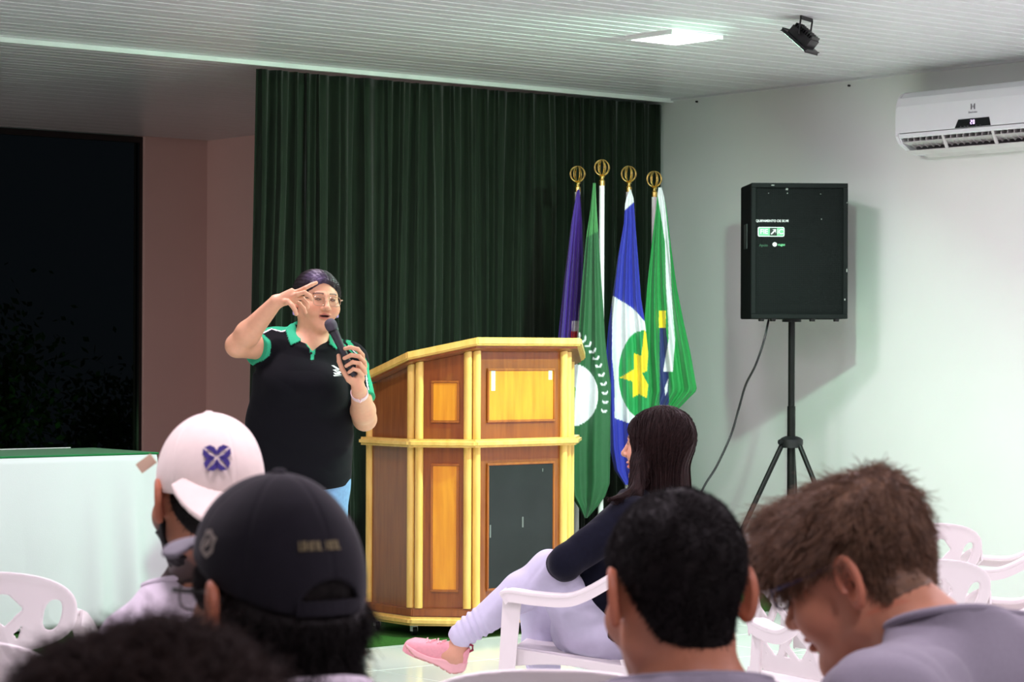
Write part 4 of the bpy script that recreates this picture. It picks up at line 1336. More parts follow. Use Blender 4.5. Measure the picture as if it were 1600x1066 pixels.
def hand_sdf(P, fr, fingers, s=1.0):
    """fr: origin at the wrist, y along the hand, x towards the thumb side, z out of the palm.
    fingers: list of polylines in hand coordinates with radii"""
    def f(P):
        Q = loc(P, fr) / s
        d = rbox(Q, (0.000, 0.048, 0.0), (0.038, 0.043, 0.0125), 0.0120)
        d = smin(d, cap(Q, (0, -0.02, 0), (0.0, 0.02, 0.0), 0.025, 0.024), 0.015)
        d = smin(d, cap(Q, (0.020, 0.018, 0.008), (0.028, 0.040, 0.010), 0.016, 0.013), 0.012)   # ball of the thumb
        d = smin(d, cap(Q, (-0.024, 0.02, 0.006), (-0.026, 0.06, 0.005), 0.012, 0.011), 0.010)
        fd = None
        for pts, rs in fingers:
            e = polycap(Q, pts, rs, 0.0025)
            fd = e if fd is None else smin(fd, e, 0.0012)
        return smin(d, fd, 0.006) * s
    return near(P, glob((0, 0.08, 0.01), fr), 0.19 * s, f)

def curl_finger(base, direction, bend, lens, r, normal=(0, 0, 1), bends=None):
    """polyline of a finger from base: direction in hand frame, bend (deg) at each joint towards normal"""
    p = np.array(base, float); d = np.array(direction, float); d /= np.linalg.norm(d); n = np.array(normal, float)
    pts = [tuple(p - d * 0.018)]; pts.append(tuple(p)); 
    ax = np.cross(d, n); ax /= np.linalg.norm(ax)
    bends = bends or [bend] * len(lens)
    for L, b in zip(lens, bends):
        R = np.array(Matrix.Rotation(math.radians(b), 3, Vector(ax)))
        d = R @ d
        p = p + d * L; pts.append(tuple(p))
    rs = [r * 1.08, r * 1.08] + [r * (1.0 - 0.11 * (i + 1)) for i in range(len(lens))]
    return pts, rs

def relaxed_hand(c=22):
    F = []
    for x, y, L, r in ((0.028, 0.088, (0.040, 0.024, 0.019), 0.0088), (0.0095, 0.092, (0.044, 0.027, 0.020), 0.0090), (-0.0095, 0.089, (0.041, 0.025, 0.019), 0.0086), (-0.027, 0.083, (0.032, 0.019, 0.017), 0.0076)):
        F.append(curl_finger((x, y, 0.0), (x * 2.0, 1, 0), c, L, r))
    F.append(curl_finger((0.030, 0.030, 0.008), (0.75, 0.62, 0.25), 10, (0.034, 0.028, 0.022), 0.0100, (-0.5, 0.3, 0.8)))
    return F

SKIN_FAIR = srgb(214, 160, 132); SKIN_TAN = srgb(176, 118, 88); SKIN_MED = srgb(196, 138, 108)

class Body:
    """J: joints in world coordinates. side: unit vector to the person's right"""
    def __init__(s, J, side, hd, ho, widths, hands=None):
        s.J = {k: V3(v) for k, v in J.items()}; s.side = unit(side); s.hd = hd; s.ho = ho; s.w = widths; s.hands = hands or {}
    def torso(s, P, g=0.0):
        J, w, sd = s.J, s.w, s.side
        d = ecap(P, J['pelvis'], J['waist'], sd, (w['hip'][0] + g, w['hip'][1] + g), (w['waist'][0] + g, w['waist'][1] + g))
        d = smin(d, ecap(P, J['waist'], J['chest'], sd, (w['waist'][0] + g, w['waist'][1] + g), (w['chest'][0] + g, w['chest'][1] + g)), 0.04)
        top = J['chest'] + (J['neck'] - J['chest']) * 0.62
        d = smin(d, ecap(P, J['chest'], top, sd, (w['chest'][0] + g, w['chest'][1] + g), (w['chest'][0] * 0.74 + g, w['chest'][1] * 0.72 + g)), 0.04)
        for k in 'RL':
            mid = top * 0.35 + J['neck'] * 0.65
            d = smin(d, cap(P, mid, J['shoulder' + k], 0.050 + g, w.get('delt', 0.056) + g), 0.035)
        for c, r in w.get('extra', []): d = smin(d, sph(P, c, r + g), 0.05)
        return d
    def arm(s, P, k, g=0.0, lower=True):
        J, w = s.J, s.w
        a = w.get('arm', 1.0)
        d = cap(P, J['shoulder' + k], J['elbow' + k], w.get('delt', 0.056) * 0.96 + g, 0.040 * a + g)
        if lower:
            m = J['elbow' + k] * 0.72 + J['wrist' + k] * 0.28
            f = smin(cap(P, J['elbow' + k], m, 0.039 * a + g, 0.041 * a + g), cap(P, m, J['wrist' + k], 0.041 * a + g, 0.0255 * min(a, 1.1) + g), 0.02)
            d = smin(d, f, 0.015)
        return d
    def leg(s, P, k, g=0.0):
        J, w = s.J, s.w; a = w.get('leg', 1.0)
        d = cap(P, J['hip' + k], J['knee' + k], 0.086 * a + g, 0.060 * a + g)
        m = J['knee' + k] * 0.68 + J['ankle' + k] * 0.32
        d = smin(d, smin(cap(P, J['knee' + k], m, 0.056 * a + g, 0.056 * a + g), cap(P, m, J['ankle' + k], 0.056 * a + g, 0.036 * a + g), 0.02), 0.02)
        return d
    def foot(s, P, k, g=0.0):
        J = s.J
        return smin(cap(P, J['ankle' + k], J['heel' + k], 0.034 + g, 0.030 + g), cap(P, J['heel' + k], J['toe' + k], 0.032 + g, 0.026 + g), 0.02)
    def neck(s, P, g=0.0):
        hc = s.hd[0]; a = s.J['neck']; r = s.w.get('neck', 0.056)
        b = glob((0, -0.018, -0.030), s.hd)
        return cap(P, a - (b - a) * 0.25, b, r * 1.08 + g, r * 0.98 + g)
    def skin(s, P):
        d = s.torso(P)
        for k in 'RL':
            d = smin(d, s.arm(P, k), 0.03)
            d = smin(d, s.leg(P, k), 0.03)
            d = np.minimum(d, s.foot(P, k))
        d = smin(d, s.neck(P), 0.025)
        h = near(P, s.hd[0], 0.24, lambda Q: head_sdf(loc(Q, s.hd), s.ho))
        d = smin(d, h, 0.018)
        for k, (fr, fg, sc) in s.hands.items():
            d = smin(d, hand_sdf(P, fr, fg, sc), 0.008)
        return d

def bounds(pts, m):
    a = np.array([np.asarray(p, dtype=float) for p in pts])
    return a.min(0) - m, a.max(0) + m

def skin_color(V, body, base, o):
    """vertex colours of the skin: lips, brows, stubble, ears, darker eye sockets"""
    C = np.tile(np.array(base), (len(V), 1))
    Q = loc(V, body.hd); x, y, z = Q[:, 0], Q[:, 1], Q[:, 2]; ax = np.abs(x)
    near_ = length(Q) < 0.2
    def blend(m, c, a=1.0):
        a = (a * m)[:, None]; C[:] = C * (1 - a) + np.array(c)[None] * a
    sm = lambda v, lo, hi: np.clip((v - lo) / (hi - lo), 0, 1)
    red = np.array(base) * np.array((1.06, 0.72, 0.66))
    ear = near_ & (ax > 0.078) & (np.abs(z) < 0.05)
    blend(ear.astype(float), red, 0.5)
    blend(near_ * np.exp(-(((ax - 0.045) / 0.022) ** 2 + ((z + 0.028) / 0.02) ** 2)) * (y > 0.03), red, 0.4)
    if o.get('face', True):
        lip = near_ * (y > 0.08) * (((x / 0.024) ** 2 + ((z + 0.0585) / 0.0125) ** 2) < 1)
        blend(lip.astype(float), o.get('lip', red * 0.8), 0.75)
        blend(near_ * (y > 0.07) * (y < 0.0965) * (((x / 0.020) ** 2 + ((z + 0.0585) / 0.005) ** 2) < 1).astype(float) * (1 if o.get('mouth', 0.0014) > 0.003 else 0), (0.05, 0.01, 0.01), 0.9)
        bz = 0.033 - 6 * (ax - 0.028) ** 2
        brow = near_ * (y > 0.05) * (ax > 0.012) * (ax < 0.052) * (np.abs(z - bz) < 0.0036)
        blend(brow.astype(float), o.get('brow', (0.02, 0.012, 0.01)), 0.85)
        eye = near_ * (y > 0.07) * ((((ax - 0.0315) / 0.0135) ** 2 + ((z - 0.0085) / 0.0050) ** 2) < 1)
        blend(eye.astype(float), (0.03, 0.018, 0.015), 0.9)
        sock = near_ * (y > 0.06) * np.exp(-(((ax - 0.032) / 0.018) ** 2 + ((z - 0.012) / 0.011) ** 2))  # eye sockets darker than the skin around them
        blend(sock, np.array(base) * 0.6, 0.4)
    if 'beard' in o:
        b, c = o['beard']
        m = near_ * sm(-z, 0.025, 0.05) * sm(y, -0.03, 0.0) * sm(-z - 0.0 + y * 0.3, 0.0, 0.02) * (z > -0.14)
        side = near_ * (np.abs(y - 0.012) < 0.014) * (ax > 0.055) * (z > -0.06) * (z < 0.05) * (ax < 0.08)
        blend(np.clip(m + side, 0, 1), c, b)
    return C

def build_skin(body, label, base, o, h=0.0035, hz=0.010, group=None, zlow=None, mat_=None, extra_col=None, segs=None):
    J = body.J
    lo, hi = bounds(list(J.values()) + [body.hd[0]], 0.14)
    hz_ = body.hd[0][2]
    lo[2] = max(lo[2], 0.0)
    zs = axis(lo[2], hz_ + 0.15, h, segs if segs is not None else [(lo[2], hz_ - 0.30, hz)])
    xs = axis(lo[0], hi[0], h); ys = axis(lo[1], hi[1], h)
    hp = body.hd[0]
    # finer across the head only
    xs = axis(lo[0], hi[0], 0.007, [(hp[0] - 0.16, hp[0] + 0.16, h)] + (body.w.get('xfine') or []))
    ys = axis(lo[1], hi[1], 0.007, [(hp[1] - 0.16, hp[1] + 0.16, h)] + (body.w.get('yfine') or []))
    V, F = surf_nets(body.skin, xs, ys, zs)
    C = skin_color(V, body, base, o)
    if extra_col is not None: C = extra_col(V, C)
    org = (float(J['pelvis'][0]), float(J['pelvis'][1]), 0.0)
    p = arr_mesh('person', V, F, mat_ or M_SKIN, None, C, org)
    tag(p, label, 'person')
    return p, org

def part(name, f, lo, hi, h, mat_, p, org, hz=None, colfn=None, nb=6):
    V, F = surf_nets(f, axis(lo[0], hi[0], h), axis(lo[1], hi[1], h), axis(lo[2], hi[2], hz or h), nb)
    C = colfn(V) if colfn is not None else None
    return arr_mesh(name, V, F, mat_, p, C, org), V, F

def follow(P0, dirs, sdf, n, step, off, lift=0.0, rng=None):
    """march polylines over the surface sdf=off, dirs: (m,3) wanted direction, or callable(P,k)"""
    P = P0.copy(); out = [P.copy()]
    e = 0.0015
    for k in range(n):
        D = dirs(P, k) if callable(dirs) else dirs
        d0 = sdf(P.astype(f4))
        g = np.stack([sdf((P + np.array(v) * e).astype(f4)) - d0 for v in ((1, 0, 0), (0, 1, 0), (0, 0, 1))], 1) / e
        g /= np.linalg.norm(g, axis=1, keepdims=True) + 1e-6
        T = D - g * (D * g).sum(1, keepdims=True) * (1 - lift)
        T /= np.linalg.norm(T, axis=1, keepdims=True) + 1e-6
        P = P + T * step
        d1 = sdf(P.astype(f4))
        P = P - g * (np.clip(d1 - off, -0.01, 0.01) * (1 - lift))[:, None]
        out.append(P.copy())
    return np.stack(out, 1)

def surface_points(V, F, n, rng, mask=None):
    ids = np.arange(len(F)) if mask is None else np.nonzero(mask[F[:, 0]])[0]
    a = V[F[ids, 0]]; b = V[F[ids, 1]]; c = V[F[ids, 2]]; d = V[F[ids, 3]]
    ar = np.linalg.norm(np.cross(c - a, d - b), axis=1) + 1e-12
    k = rng.choice(len(ids), n, p=ar / ar.sum())
    u, v = rng.rand(2, n)[:, :, None]
    P = (a[k] * (1 - u) + b[k] * u) * (1 - v) + (d[k] * (1 - u) + c[k] * u) * v
    N = np.cross(c[k] - a[k], d[k] - b[k]); N /= np.linalg.norm(N, axis=1, keepdims=True) + 1e-9
    return P, N

def short_hair(body, T, hairline, p, org, mat_, rng, n=9000, L=0.010, rad=0.0004, flow=None, h=0.0035, clump=0.0, noise=(0.0025, 60), wst=1.0, curl=0.0, seg=4, jit=0.35, rise=0.7):
    """hair cap over the skull with tufts. T(Q) thickness field in head coordinates, hairline(Q) >0 inside the hair"""
    hd = body.hd
    def f(P):
        Q = loc(P, hd)
        base = skull(Q, body.ho.get('w', 1.0), body.ho.get('dp', 1.0))
        base = smin(base, body.neck(P) , 0.02)
        hl = hairline(Q)
        t = T(Q) * np.clip(hl / 0.02, 0, 1) - 0.006 * (hl < 0) - 0.003 * (hl < 0.002)
        t = t + vnoise(Q, noise[1], 3) * noise[0] * np.clip(hl / 0.02, 0, 1)
        return np.maximum(base - t, -(hl + 0.004))
    c = hd[0]
    V, F = surf_nets(f, axis(c[0] - 0.16, c[0] + 0.16, h), axis(c[1] - 0.17, c[1] + 0.17, h), axis(c[2] - 0.17, c[2] + 0.19, h))
    Qv = loc(V, hd)
    m = hairline(Qv) > 0.002
    Vs, Fs = V, F
    if n:
        P, N = surface_points(V, F, n, rng, m)
        Ql = loc(P.astype(f4), hd)
        D = N * rise + rng.normal(size=N.shape) * jit
        if flow is not None:
            fl_ = glob(flow(Ql), (V3((0, 0, 0)), hd[1])); fl_ = fl_ - N * np.minimum((fl_ * N).sum(1, keepdims=True), 0)
            D = D + fl_
        D /= np.linalg.norm(D, axis=1, keepdims=True)
        if clump:
            cell = np.floor(Ql * clump).astype(int); hsh = (cell[:, 0] * 73856093 ^ cell[:, 1] * 19349663 ^ cell[:, 2] * 83492791) & 1023
            cr = np.random.RandomState(9).normal(size=(1024, 3)); D = D + cr[hsh] * 0.35; D /= np.linalg.norm(D, axis=1, keepdims=True)
        Ls = L * (0.6 + 0.7 * rng.rand(n, 1))
        if callable(wst): Ls = Ls * wst(Ql)[:, None]
        k = np.linspace(0, 1, seg)
        bend = (rng.normal(size=N.shape) * 0.25 - np.array((0, 0, 0.35)))
        pts = P[:, None] - N[:, None] * 0.001 + D[:, None] * Ls[:, None] * k[None, :, None] + bend[:, None] * Ls[:, None] * (k ** 2)[None, :, None]
        if curl:
            u = np.cross(D, rng.normal(size=D.shape)); u /= np.linalg.norm(u, axis=1, keepdims=True); v = np.cross(D, u)
            a0 = rng.rand(n, 1) * 6.28; a = a0 + k[None, :] * rng.uniform(4, 8, (n, 1))
            pts = pts + curl * (np.cos(a) * k)[..., None] * u[:, None] + curl * (np.sin(a) * k)[..., None] * v[:, None]
        sv, sf = strands_mesh(None, pts, rad, rad * 0.35, rng)
        Vs, Fs = join_arrays([(V, F), (sv, sf)])
    return arr_mesh('hair', Vs, Fs, mat_, p, None, org), V, F

def seated_joints(c, heading, zhead, spread=0.0, lean=0.0, sh=0.19, seat=0.43, shz=None):
    """c: ground point under the pelvis; heading unit (x,y). returns joints, side"""
    h = np.array((heading[0], heading[1], 0.0)); h /= np.linalg.norm(h)
    r = np.array((h[1], -h[0], 0.0))
    W = lambda x, y, z: np.array((c[0], c[1], 0.0)) + r * x + h * y + np.array((0, 0, z))
    zn = zhead - 0.155
    shz = shz or zn - 0.075
    J = dict(pelvis=W(0, 0, seat + 0.10), waist=W(0, lean * 0.3 - 0.01, seat + 0.22), chest=W(0, lean * 0.7 - 0.02, (seat + 0.22 + shz) / 2 + 0.08), neck=W(0, lean, zn))
    for k, s in (('R', 1), ('L', -1)):
        J['shoulder' + k] = W(s * sh, lean, shz)
        J['elbow' + k] = W(s * (sh + 0.04), lean + 0.06, shz - 0.27)
        J['wrist' + k] = W(s * 0.11, 0.28, seat + 0.20)
        J['hip' + k] = W(s * 0.095, 0.03, seat + 0.09)
        J['knee' + k] = W(s * (0.13 + spread), 0.44, seat + 0.075)
        J['ankle' + k] = W(s * (0.13 + spread), 0.46, 0.10)
        J['heel' + k] = W(s * (0.13 + spread), 0.44, 0.035)
        J['toe' + k] = W(s * (0.14 + spread), 0.62, 0.032)
    return J, r, h, W

def hand_frame(wrist, y, z):
    y = unit(y); z = np.array(z, float); z = z - y * (z @ y); z = unit(z); x = np.cross(y, z)
    return V3(wrist), np.stack([x, y, z], 1).astype(f4)

def default_hands(J, h, r):
    H = {}
    for k, s in (('R', 1), ('L', -1)):
        # hands resting palm down on the thighs; thumb side points inwards
        y = h * 1.0 + r * (-s * 0.15) + np.array((0, 0, -0.25))
        fr = hand_frame(J['wrist' + k] + y * 0.01, y, (0, 0, -1))
        # x axis must point to the thumb (towards the middle of the body)
        if (fr[1][:, 0] @ (r * -s)) < 0:
            fr = (fr[0], np.stack([-fr[1][:, 0], fr[1][:, 1], fr[1][:, 2]], 1))
        H[k] = (fr, relaxed_hand(18), 1.0)
    return H

def garment(name, body, p, org, mat_, g, lo, hi, parts, cuts, h=0.006, wr=0.004, wscale=28, seed=1, k=0.03, colfn=None, hz=None):
    """parts: list of functions(P,g); cuts: list of functions(P) -> negative inside what is kept"""
    def f(P):
        d = None
        for q in parts:
            e = q(P, g); d = e if d is None else smin(d, e, k)
        if wr:
            d = d + vnoise(P * V3((1, 1, 0.45)), wscale, seed) * wr - np.abs(vnoise(P * V3((1.2, 1.2, 0.7)), wscale * 1.3, seed + 7)) * wr * 0.8
        for c_ in cuts: d = smax(d, c_(P), 0.004)
        return d
    return part(name, f, lo, hi, h, mat_, p, org, hz, colfn)

def plane(o, n):
    o = V3(o); n = unit(n)
    return lambda P: (P - o) @ n
# ---------------------------------------------------------------- caps and glasses
def baseball_cap(hd, org, person, m_crown, m_visor, angle=0.0, tilt=0.0, g=0.0, slope=0.25, vis_len=0.070, emblem=None, h=0.0035, strap=True, rz=(0.050, -0.012), tall=0.0):
    """cap on the head frame; angle 0 peak forward, 180 peak backward"""
    Rz = Matrix.Rotation(math.radians(angle), 3, 'Z') @ Matrix.Rotation(math.radians(tilt), 3, 'X')
    fr = (hd[0], (hd[1] @ np.array(Rz, dtype=f4)).astype(f4))
    off = -0.018 if abs(angle) < 90 else 0.018
    def rim(Q): return rz[1] + (rz[0] - rz[1]) * np.clip((Q[:, 1] + 0.10) / 0.20, 0, 1.1)
    def crown0(Q, e=0.0):
        d = ell(Q, (0, off + 0.006, 0.030), (0.084 + g + e, 0.1035 + g + e, 0.101 + g + tall + e))
        front = ell(Q, (0, 0.035 + off * 0.3, 0.045), (0.062 + g + e, 0.062 + g + e, 0.070 + g + tall + e))
        return smin(d, front, 0.03)
    def crown(P):
        Q = loc(P, fr)
        d = crown0(Q)
        a = np.arctan2(Q[:, 0], Q[:, 1] - off)
        s = np.abs((a / (PI / 3) + 0.5) % 1 - 0.5) * PI / 3 * np.sqrt(Q[:, 0] ** 2 + (Q[:, 1] - off) ** 2)
        d = d + 0.0011 * np.exp(-(s / 0.0022) ** 2) + vnoise(Q, 45, 4) * 0.0012
        d = smax(d, -crown0(Q, -0.0075), 0.001)
        d = smax(d, rim(Q) - Q[:, 2], 0.002)
        hole = sph(Q * V3((1, 0.35, 1.15)), (0, (off - 0.10) * 0.35, rz[1] * 1.15 + 0.004), 0.037)
        d = smax(d, -hole, 0.002)
        return d
    c = hd[0]
    o, V, F = part('cap', crown, c - 0.17, c + 0.17, 0.003, m_crown, person, org)
    R3 = Matrix([list(map(float, r)) for r in fr[1]])
    def visor(P):
        Q = loc(P, fr); x, y, z = Q[:, 0], Q[:, 1], Q[:, 2]
        yf = off + 0.1095 + g; y0 = yf - 0.045
        zc = rz[0] + 0.001 - slope * (y - yf + 0.004) - 2.6 * x * x
        o_ = (np.sqrt((x / 0.094) ** 2 + ((y - y0) / (0.045 + vis_len)) ** 2 + 1e-9) - 1) * 0.075
        o_ = np.maximum(o_, y0 - y)
        o_ = smax(o_, -crown0(Q, -0.002), 0.002)
        return smax(o_, (np.abs(z - zc) - 0.0024 * (1 + slope)) / math.sqrt(1 + slope * slope), 0.0015)
    part('peak', visor, c - 0.24, c + 0.24, 0.0025, m_visor, o, org)
    top = glob((0, off + 0.006, 0.030 + 0.100 + g + tall), fr)
    up = Vector(map(float, fr[1][:, 2]))
    M = up.to_track_quat('Z', 'Y').to_matrix().to_4x4(); M.translation = Vector(map(float, top)) - Vector(org)
    lathe('button', [(0.001, -0.002), (0.0085, -0.002), (0.0085, 0.002), (0.005, 0.0045), (0.001, 0.005)], m_crown, o, 16, M)
    if strap:
        pts = []
        for i in range(9):
            t = -0.46 + 0.92 * i / 8
            pts.append(glob(((0.0865 + g) * math.sin(t), off + 0.006 - (0.1045 + g) * math.cos(t) * 0.985, rz[1] + 0.006), fr) - np.array(org))
        bm = bmesh.new(); add_sweep(bm, [Vector(map(float, q)) for q in pts], [(-0.001, -0.008), (0.001, -0.008), (0.001, 0.008), (-0.001, 0.008)], up)
        bm_obj('strap', bm, m_crown, o)
    return o, fr, crown0

def on_cap(fr, crown0, org, ang, z):
    """point and frame on the crown surface; ang from the cap's front"""
    d = np.array((math.sin(ang), math.cos(ang), 0.0))
    r = 0.05
    for _ in range(40):
        q = np.array([[d[0] * r, d[1] * r, z]], dtype=f4); r -= float(crown0(q)[0]) * 0.9
    q = np.array([[d[0] * r, d[1] * r, z]], dtype=f4); e = 1e-3
    n = np.array([float(crown0(q + V3(v) * e)[0] - crown0(q)[0]) for v in ((1, 0, 0), (0, 1, 0), (0, 0, 1))]); n /= np.linalg.norm(n)
    P = Vector(map(float, glob(q[0] + V3(n) * 0.0006, fr))) - Vector(org)
    N = Vector(map(float, fr[1] @ V3(n))); U = Vector(map(float, fr[1][:, 2])); U = (U - N * U.dot(N)).normalized(); X = U.cross(N)
    return frame_m(P, X, U, N)

def glasses(hd, org, person, m_frame, m_lens, w=0.050, hgt=0.032, round_=0.35, r=0.0013, y=0.106, z=0.004, thick_temple=1.0, arms=('R', 'L')):
    L = lambda p: Vector(map(float, glob(p, hd) - V3(org)))
    up = Vector(map(float, hd[1][:, 2])); fw = Vector(map(float, hd[1][:, 1]))
    g = None
    for s in (-1, 1):
        pts = []
        n = 28
        for i in range(n):
            a = 2 * PI * i / n; ca, sa = math.cos(a), math.sin(a); e = 0.65
            px_ = math.copysign(abs(ca) ** e, ca) * w / 2; pz = math.copysign(abs(sa) ** e, sa) * hgt / 2
            pts.append(L((s * 0.0335 + px_, y - 0.10 * (abs(s * 0.0335 + px_) ** 1.5), z + pz)))
        bm = bmesh.new(); add_sweep(bm, pts, circ(r, 6), fw, None, False, True)
        if g is None: g = bm_obj('glasses', bm, m_frame, person, True)
        else: bm_obj('rim', bm, m_frame, g, True)
        bm = bmesh.new(); vs = [bm.verts.new(p) for p in pts]; cc = bm.verts.new(L((s * 0.0335, y - 0.0005 - 0.10 * 0.0335 ** 1.5, z)))
        for i in range(n): bm.faces.new((vs[i], vs[(i + 1) % n], cc))
        bm_obj('lens', bm, m_lens, g, True)
        k = 'R' if s > 0 else 'L'
        if k in arms:
            tp = bez([L((s * 0.060, y - 0.003, z + 0.006)), L((s * 0.072, y - 0.012, z + 0.008)), L((s * 0.081, 0.045, z + 0.010)), L((s * 0.0835, 0.000, z + 0.012)), L((s * 0.085, -0.018, z + 0.002)), L((s * 0.083, -0.032, z - 0.018))], 5)
            bm = bmesh.new(); add_sweep(bm, tp, [(-r, -r * 1.8 * thick_temple), (r, -r * 1.8 * thick_temple), (r, r * 1.8 * thick_temple), (-r, r * 1.8 * thick_temple)], up)
            bm_obj('temple', bm, m_frame, g)
    tube('bridge', bez([L((-0.0095, y + 0.001, z + 0.003)), L((0, y + 0.006, z + 0.006)), L((0.0095, y + 0.001, z + 0.003))], 4), r, m_frame, g, 6)
    return g

def lens_mat():
    m = bpy.data.materials.new('clear_lens'); m.use_nodes = True
    nt = m.node_tree; N = nt.nodes; L = nt.links
    N.remove(N['Principled BSDF'])
    tr = N.new('ShaderNodeBsdfTransparent'); tr.inputs[0].default_value = (0.93, 0.95, 0.95, 1)
    gl = N.new('ShaderNodeBsdfGlossy'); gl.inputs['Roughness'].default_value = 0.05
    fr = N.new('ShaderNodeFresnel'); fr.inputs[0].default_value = 1.35
    mx = N.new('ShaderNodeMixShader')
    L.new(fr.outputs[0], mx.inputs[0]); L.new(tr.outputs[0], mx.inputs[1]); L.new(gl.outputs[0], mx.inputs[2])
    L.new(mx.outputs[0], N['Material Output'].inputs['Surface'])
    return m
M_LENS = lens_mat()
HAIR_BLACK = hairmat('black_hair', srgb(17, 13, 12), 0.6, 0.15)
HAIR_CURLY = hairmat('curly_hair', srgb(50, 38, 33), 0.7, 0.15)
HAIR_BROWN = hairmat('brown_hair', srgb(116, 88, 66), 0.5, 0.35)
HAIR_LONG = hairmat('long_dark_hair', srgb(34, 20, 18), 0.5, 0.14)
M_GREY_T = mat('grey_tshirt', srgb(138, 134, 146), 0.9, var=0.04, nscale=200, bump=0.15, bscale=500, sheen=0.15)
M_WHITE_T = mat('white_shirt', srgb(240, 230, 242), 0.9, var=0.02, bump=0.1, bscale=500, sheen=0.1)
M_JEANS = mat('blue_jeans', srgb(52, 66, 96), 0.9, var=0.15, nscale=90, bump=0.2, bscale=500)
M_SHORTS = mat('dark_trousers', srgb(36, 38, 46), 0.9, var=0.1, nscale=90, bump=0.2, bscale=500)
M_SNEAK = mat('sneaker', srgb(200, 200, 204), 0.6)

def zl(ys, zs): return lambda Q: Q[:, 2] - np.interp(Q[:, 1], ys, zs).astype(f4)

def clothe(B, p, org, h_, shirt_m, leg_m, g=0.010, collar=0.075, seed=1, sleeves=True, hh=0.006, collar_tilt=(0, 0.25, 1), wr=0.0045, neck_up=0.0):
    J = B.J
    lo, hi = bounds([J[k] for k in J if k[:4] in ('pelv', 'wais', 'ches', 'neck', 'shou', 'elbo')], 0.14)
    nb_ = J['neck'] + V3((0, 0, neck_up))
    fw = V3((h_[0], h_[1], 0))
    n = unit(fw * collar_tilt[1] + V3((0, 0, 1)) * collar_tilt[2])
    cuts = [lambda P: (J['pelvis'][2] - 0.06) - P[:, 2], lambda P: (P - nb_) @ n]
    def T(P, g): return B.torso(P, g)
    def AR(P, g):
        d = None
        for k in 'RL':
            a, b = J['shoulder' + k], J['elbow' + k]
            u = (b - a) / np.sqrt(((b - a) ** 2).sum())
            e = cap(P, a, a + (b - a) * 0.85, B.w.get('delt', 0.056) + g, 0.052 + g * 1.4)
            e = smax(e, (P - (a + (b - a) * 0.74)) @ u, 0.003)
            d = e if d is None else np.minimum(d, e)
        return d
    def NK(P, g): return cap(P, J['neck'] - V3((0, 0, 0.05)), nb_ + n * 0.03, 0.085, 0.068)
    o, V, F = garment('shirt', B, p, org, shirt_m, g, lo, hi, [T, AR, NK], cuts, h=hh, wr=wr, seed=seed, hz=hh)
    # collar rib
    c0 = nb_; x = np.cross(n, fw).astype(f4); x = unit(x); y = np.cross(n, x)
    pts = []
    f = lambda P: smin(smin(B.torso(P, g), NK(P, g), 0.03), AR(P, g), 0.03)
    for i in range(40):
        a = 2 * PI * i / 40; d = x * math.cos(a) + y * math.sin(a); r = 0.05
        for _ in range(30): r = max(0.02, min(0.16, r - float(f((c0 + d * r)[None].astype(f4))[0]) * 0.8))
        pts.append(Vector(map(float, c0 + d * (r - 0.001) - V3(org))))
    tube('collar', pts, 0.0055, shirt_m, o, 8, closed=True, up=Vector(map(float, n)))
    # trousers and shoes
    lo2, hi2 = bounds([J[k] for k in J if k[:3] in ('pel', 'hip', 'kne', 'ank')], 0.14)
    def LG(P, g):
        return smin(smin(B.leg(P, 'R', g), B.leg(P, 'L', g), 0.02), ecap(P, J['pelvis'] - V3((0, 0, 0.02)), J['waist'], B.side, (B.w['hip'][0] + g, B.w['hip'][1] + g), (B.w['waist'][0] + g, B.w['waist'][1] + g)), 0.03)
    garment('trousers', B, p, org, leg_m, 0.009, lo2, hi2, [LG], [lambda P: P[:, 2] - (J['pelvis'][2] + 0.05), lambda P: 0.075 - P[:, 2]], h=0.010, wr=0.003, seed=seed + 3, hz=0.010)
    for k in 'RL':
        lo3, hi3 = bounds([J['ankle' + k], J['heel' + k], J['toe' + k]], 0.07)
        part('shoe', lambda P, k=k: smax(B.foot(P, k, 0.007), P[:, 2] - 0.105, 0.004), np.array((lo3[0], lo3[1], 0.0)) - np.array((0, 0, 0.005)), hi3, 0.006, M_SNEAK, p, org)
    return o

W0 = dict(hip=(0.165, 0.115), waist=(0.145, 0.105), chest=(0.165, 0.115), neck=0.056, delt=0.055)
RNG = np.random.RandomState(11)

# ---- bareheaded boy in the middle, seen from behind
def boy_middle():
    hd = head_frame(at(1053, 930, 3.04), 20, 9)
    J, r, h, W = seated_joints((hd[0][0] + 0.02, 3.04 - 0.05), (-0.10, 1), hd[0][2], lean=0.02)
    J['neck'] = np.array(at(1092, 1108, 3.04 - 0.035))
    ho = dict(w=0.95, face=True, brow=(0.02, 0.013, 0.01))
    B_ = Body(J, r, hd, ho, dict(W0, neck=0.0585), default_hands(J, h, r))
    p, org = build_skin(B_, 'boy in grey T-shirt with close-cropped black hair, seated in the middle, back turned', SKIN_TAN, dict(), h=0.0030)
    T = lambda Q: 0.004 + 0.009 * np.clip(Q[:, 2] / 0.1, 0, 1)
    hl0 = zl([-0.12, -0.075, -0.052, -0.036, -0.020, 0.0, 0.03, 0.06, 0.085, 0.1], [-0.076, -0.072, -0.060, -0.020, 0.012, 0.028, 0.030, 0.040, 0.075, 0.088])
    short_hair(B_, T, hl0, p, org, HAIR_BLACK, RNG, n=26000, L=0.0055, rad=0.00045, jit=0.35, noise=(0.0012, 70), clump=90)
    clothe(B_, p, org, h, M_GREY_T, M_JEANS, seed=5, neck_up=0.034)
    return p
P_MID = boy_middle()

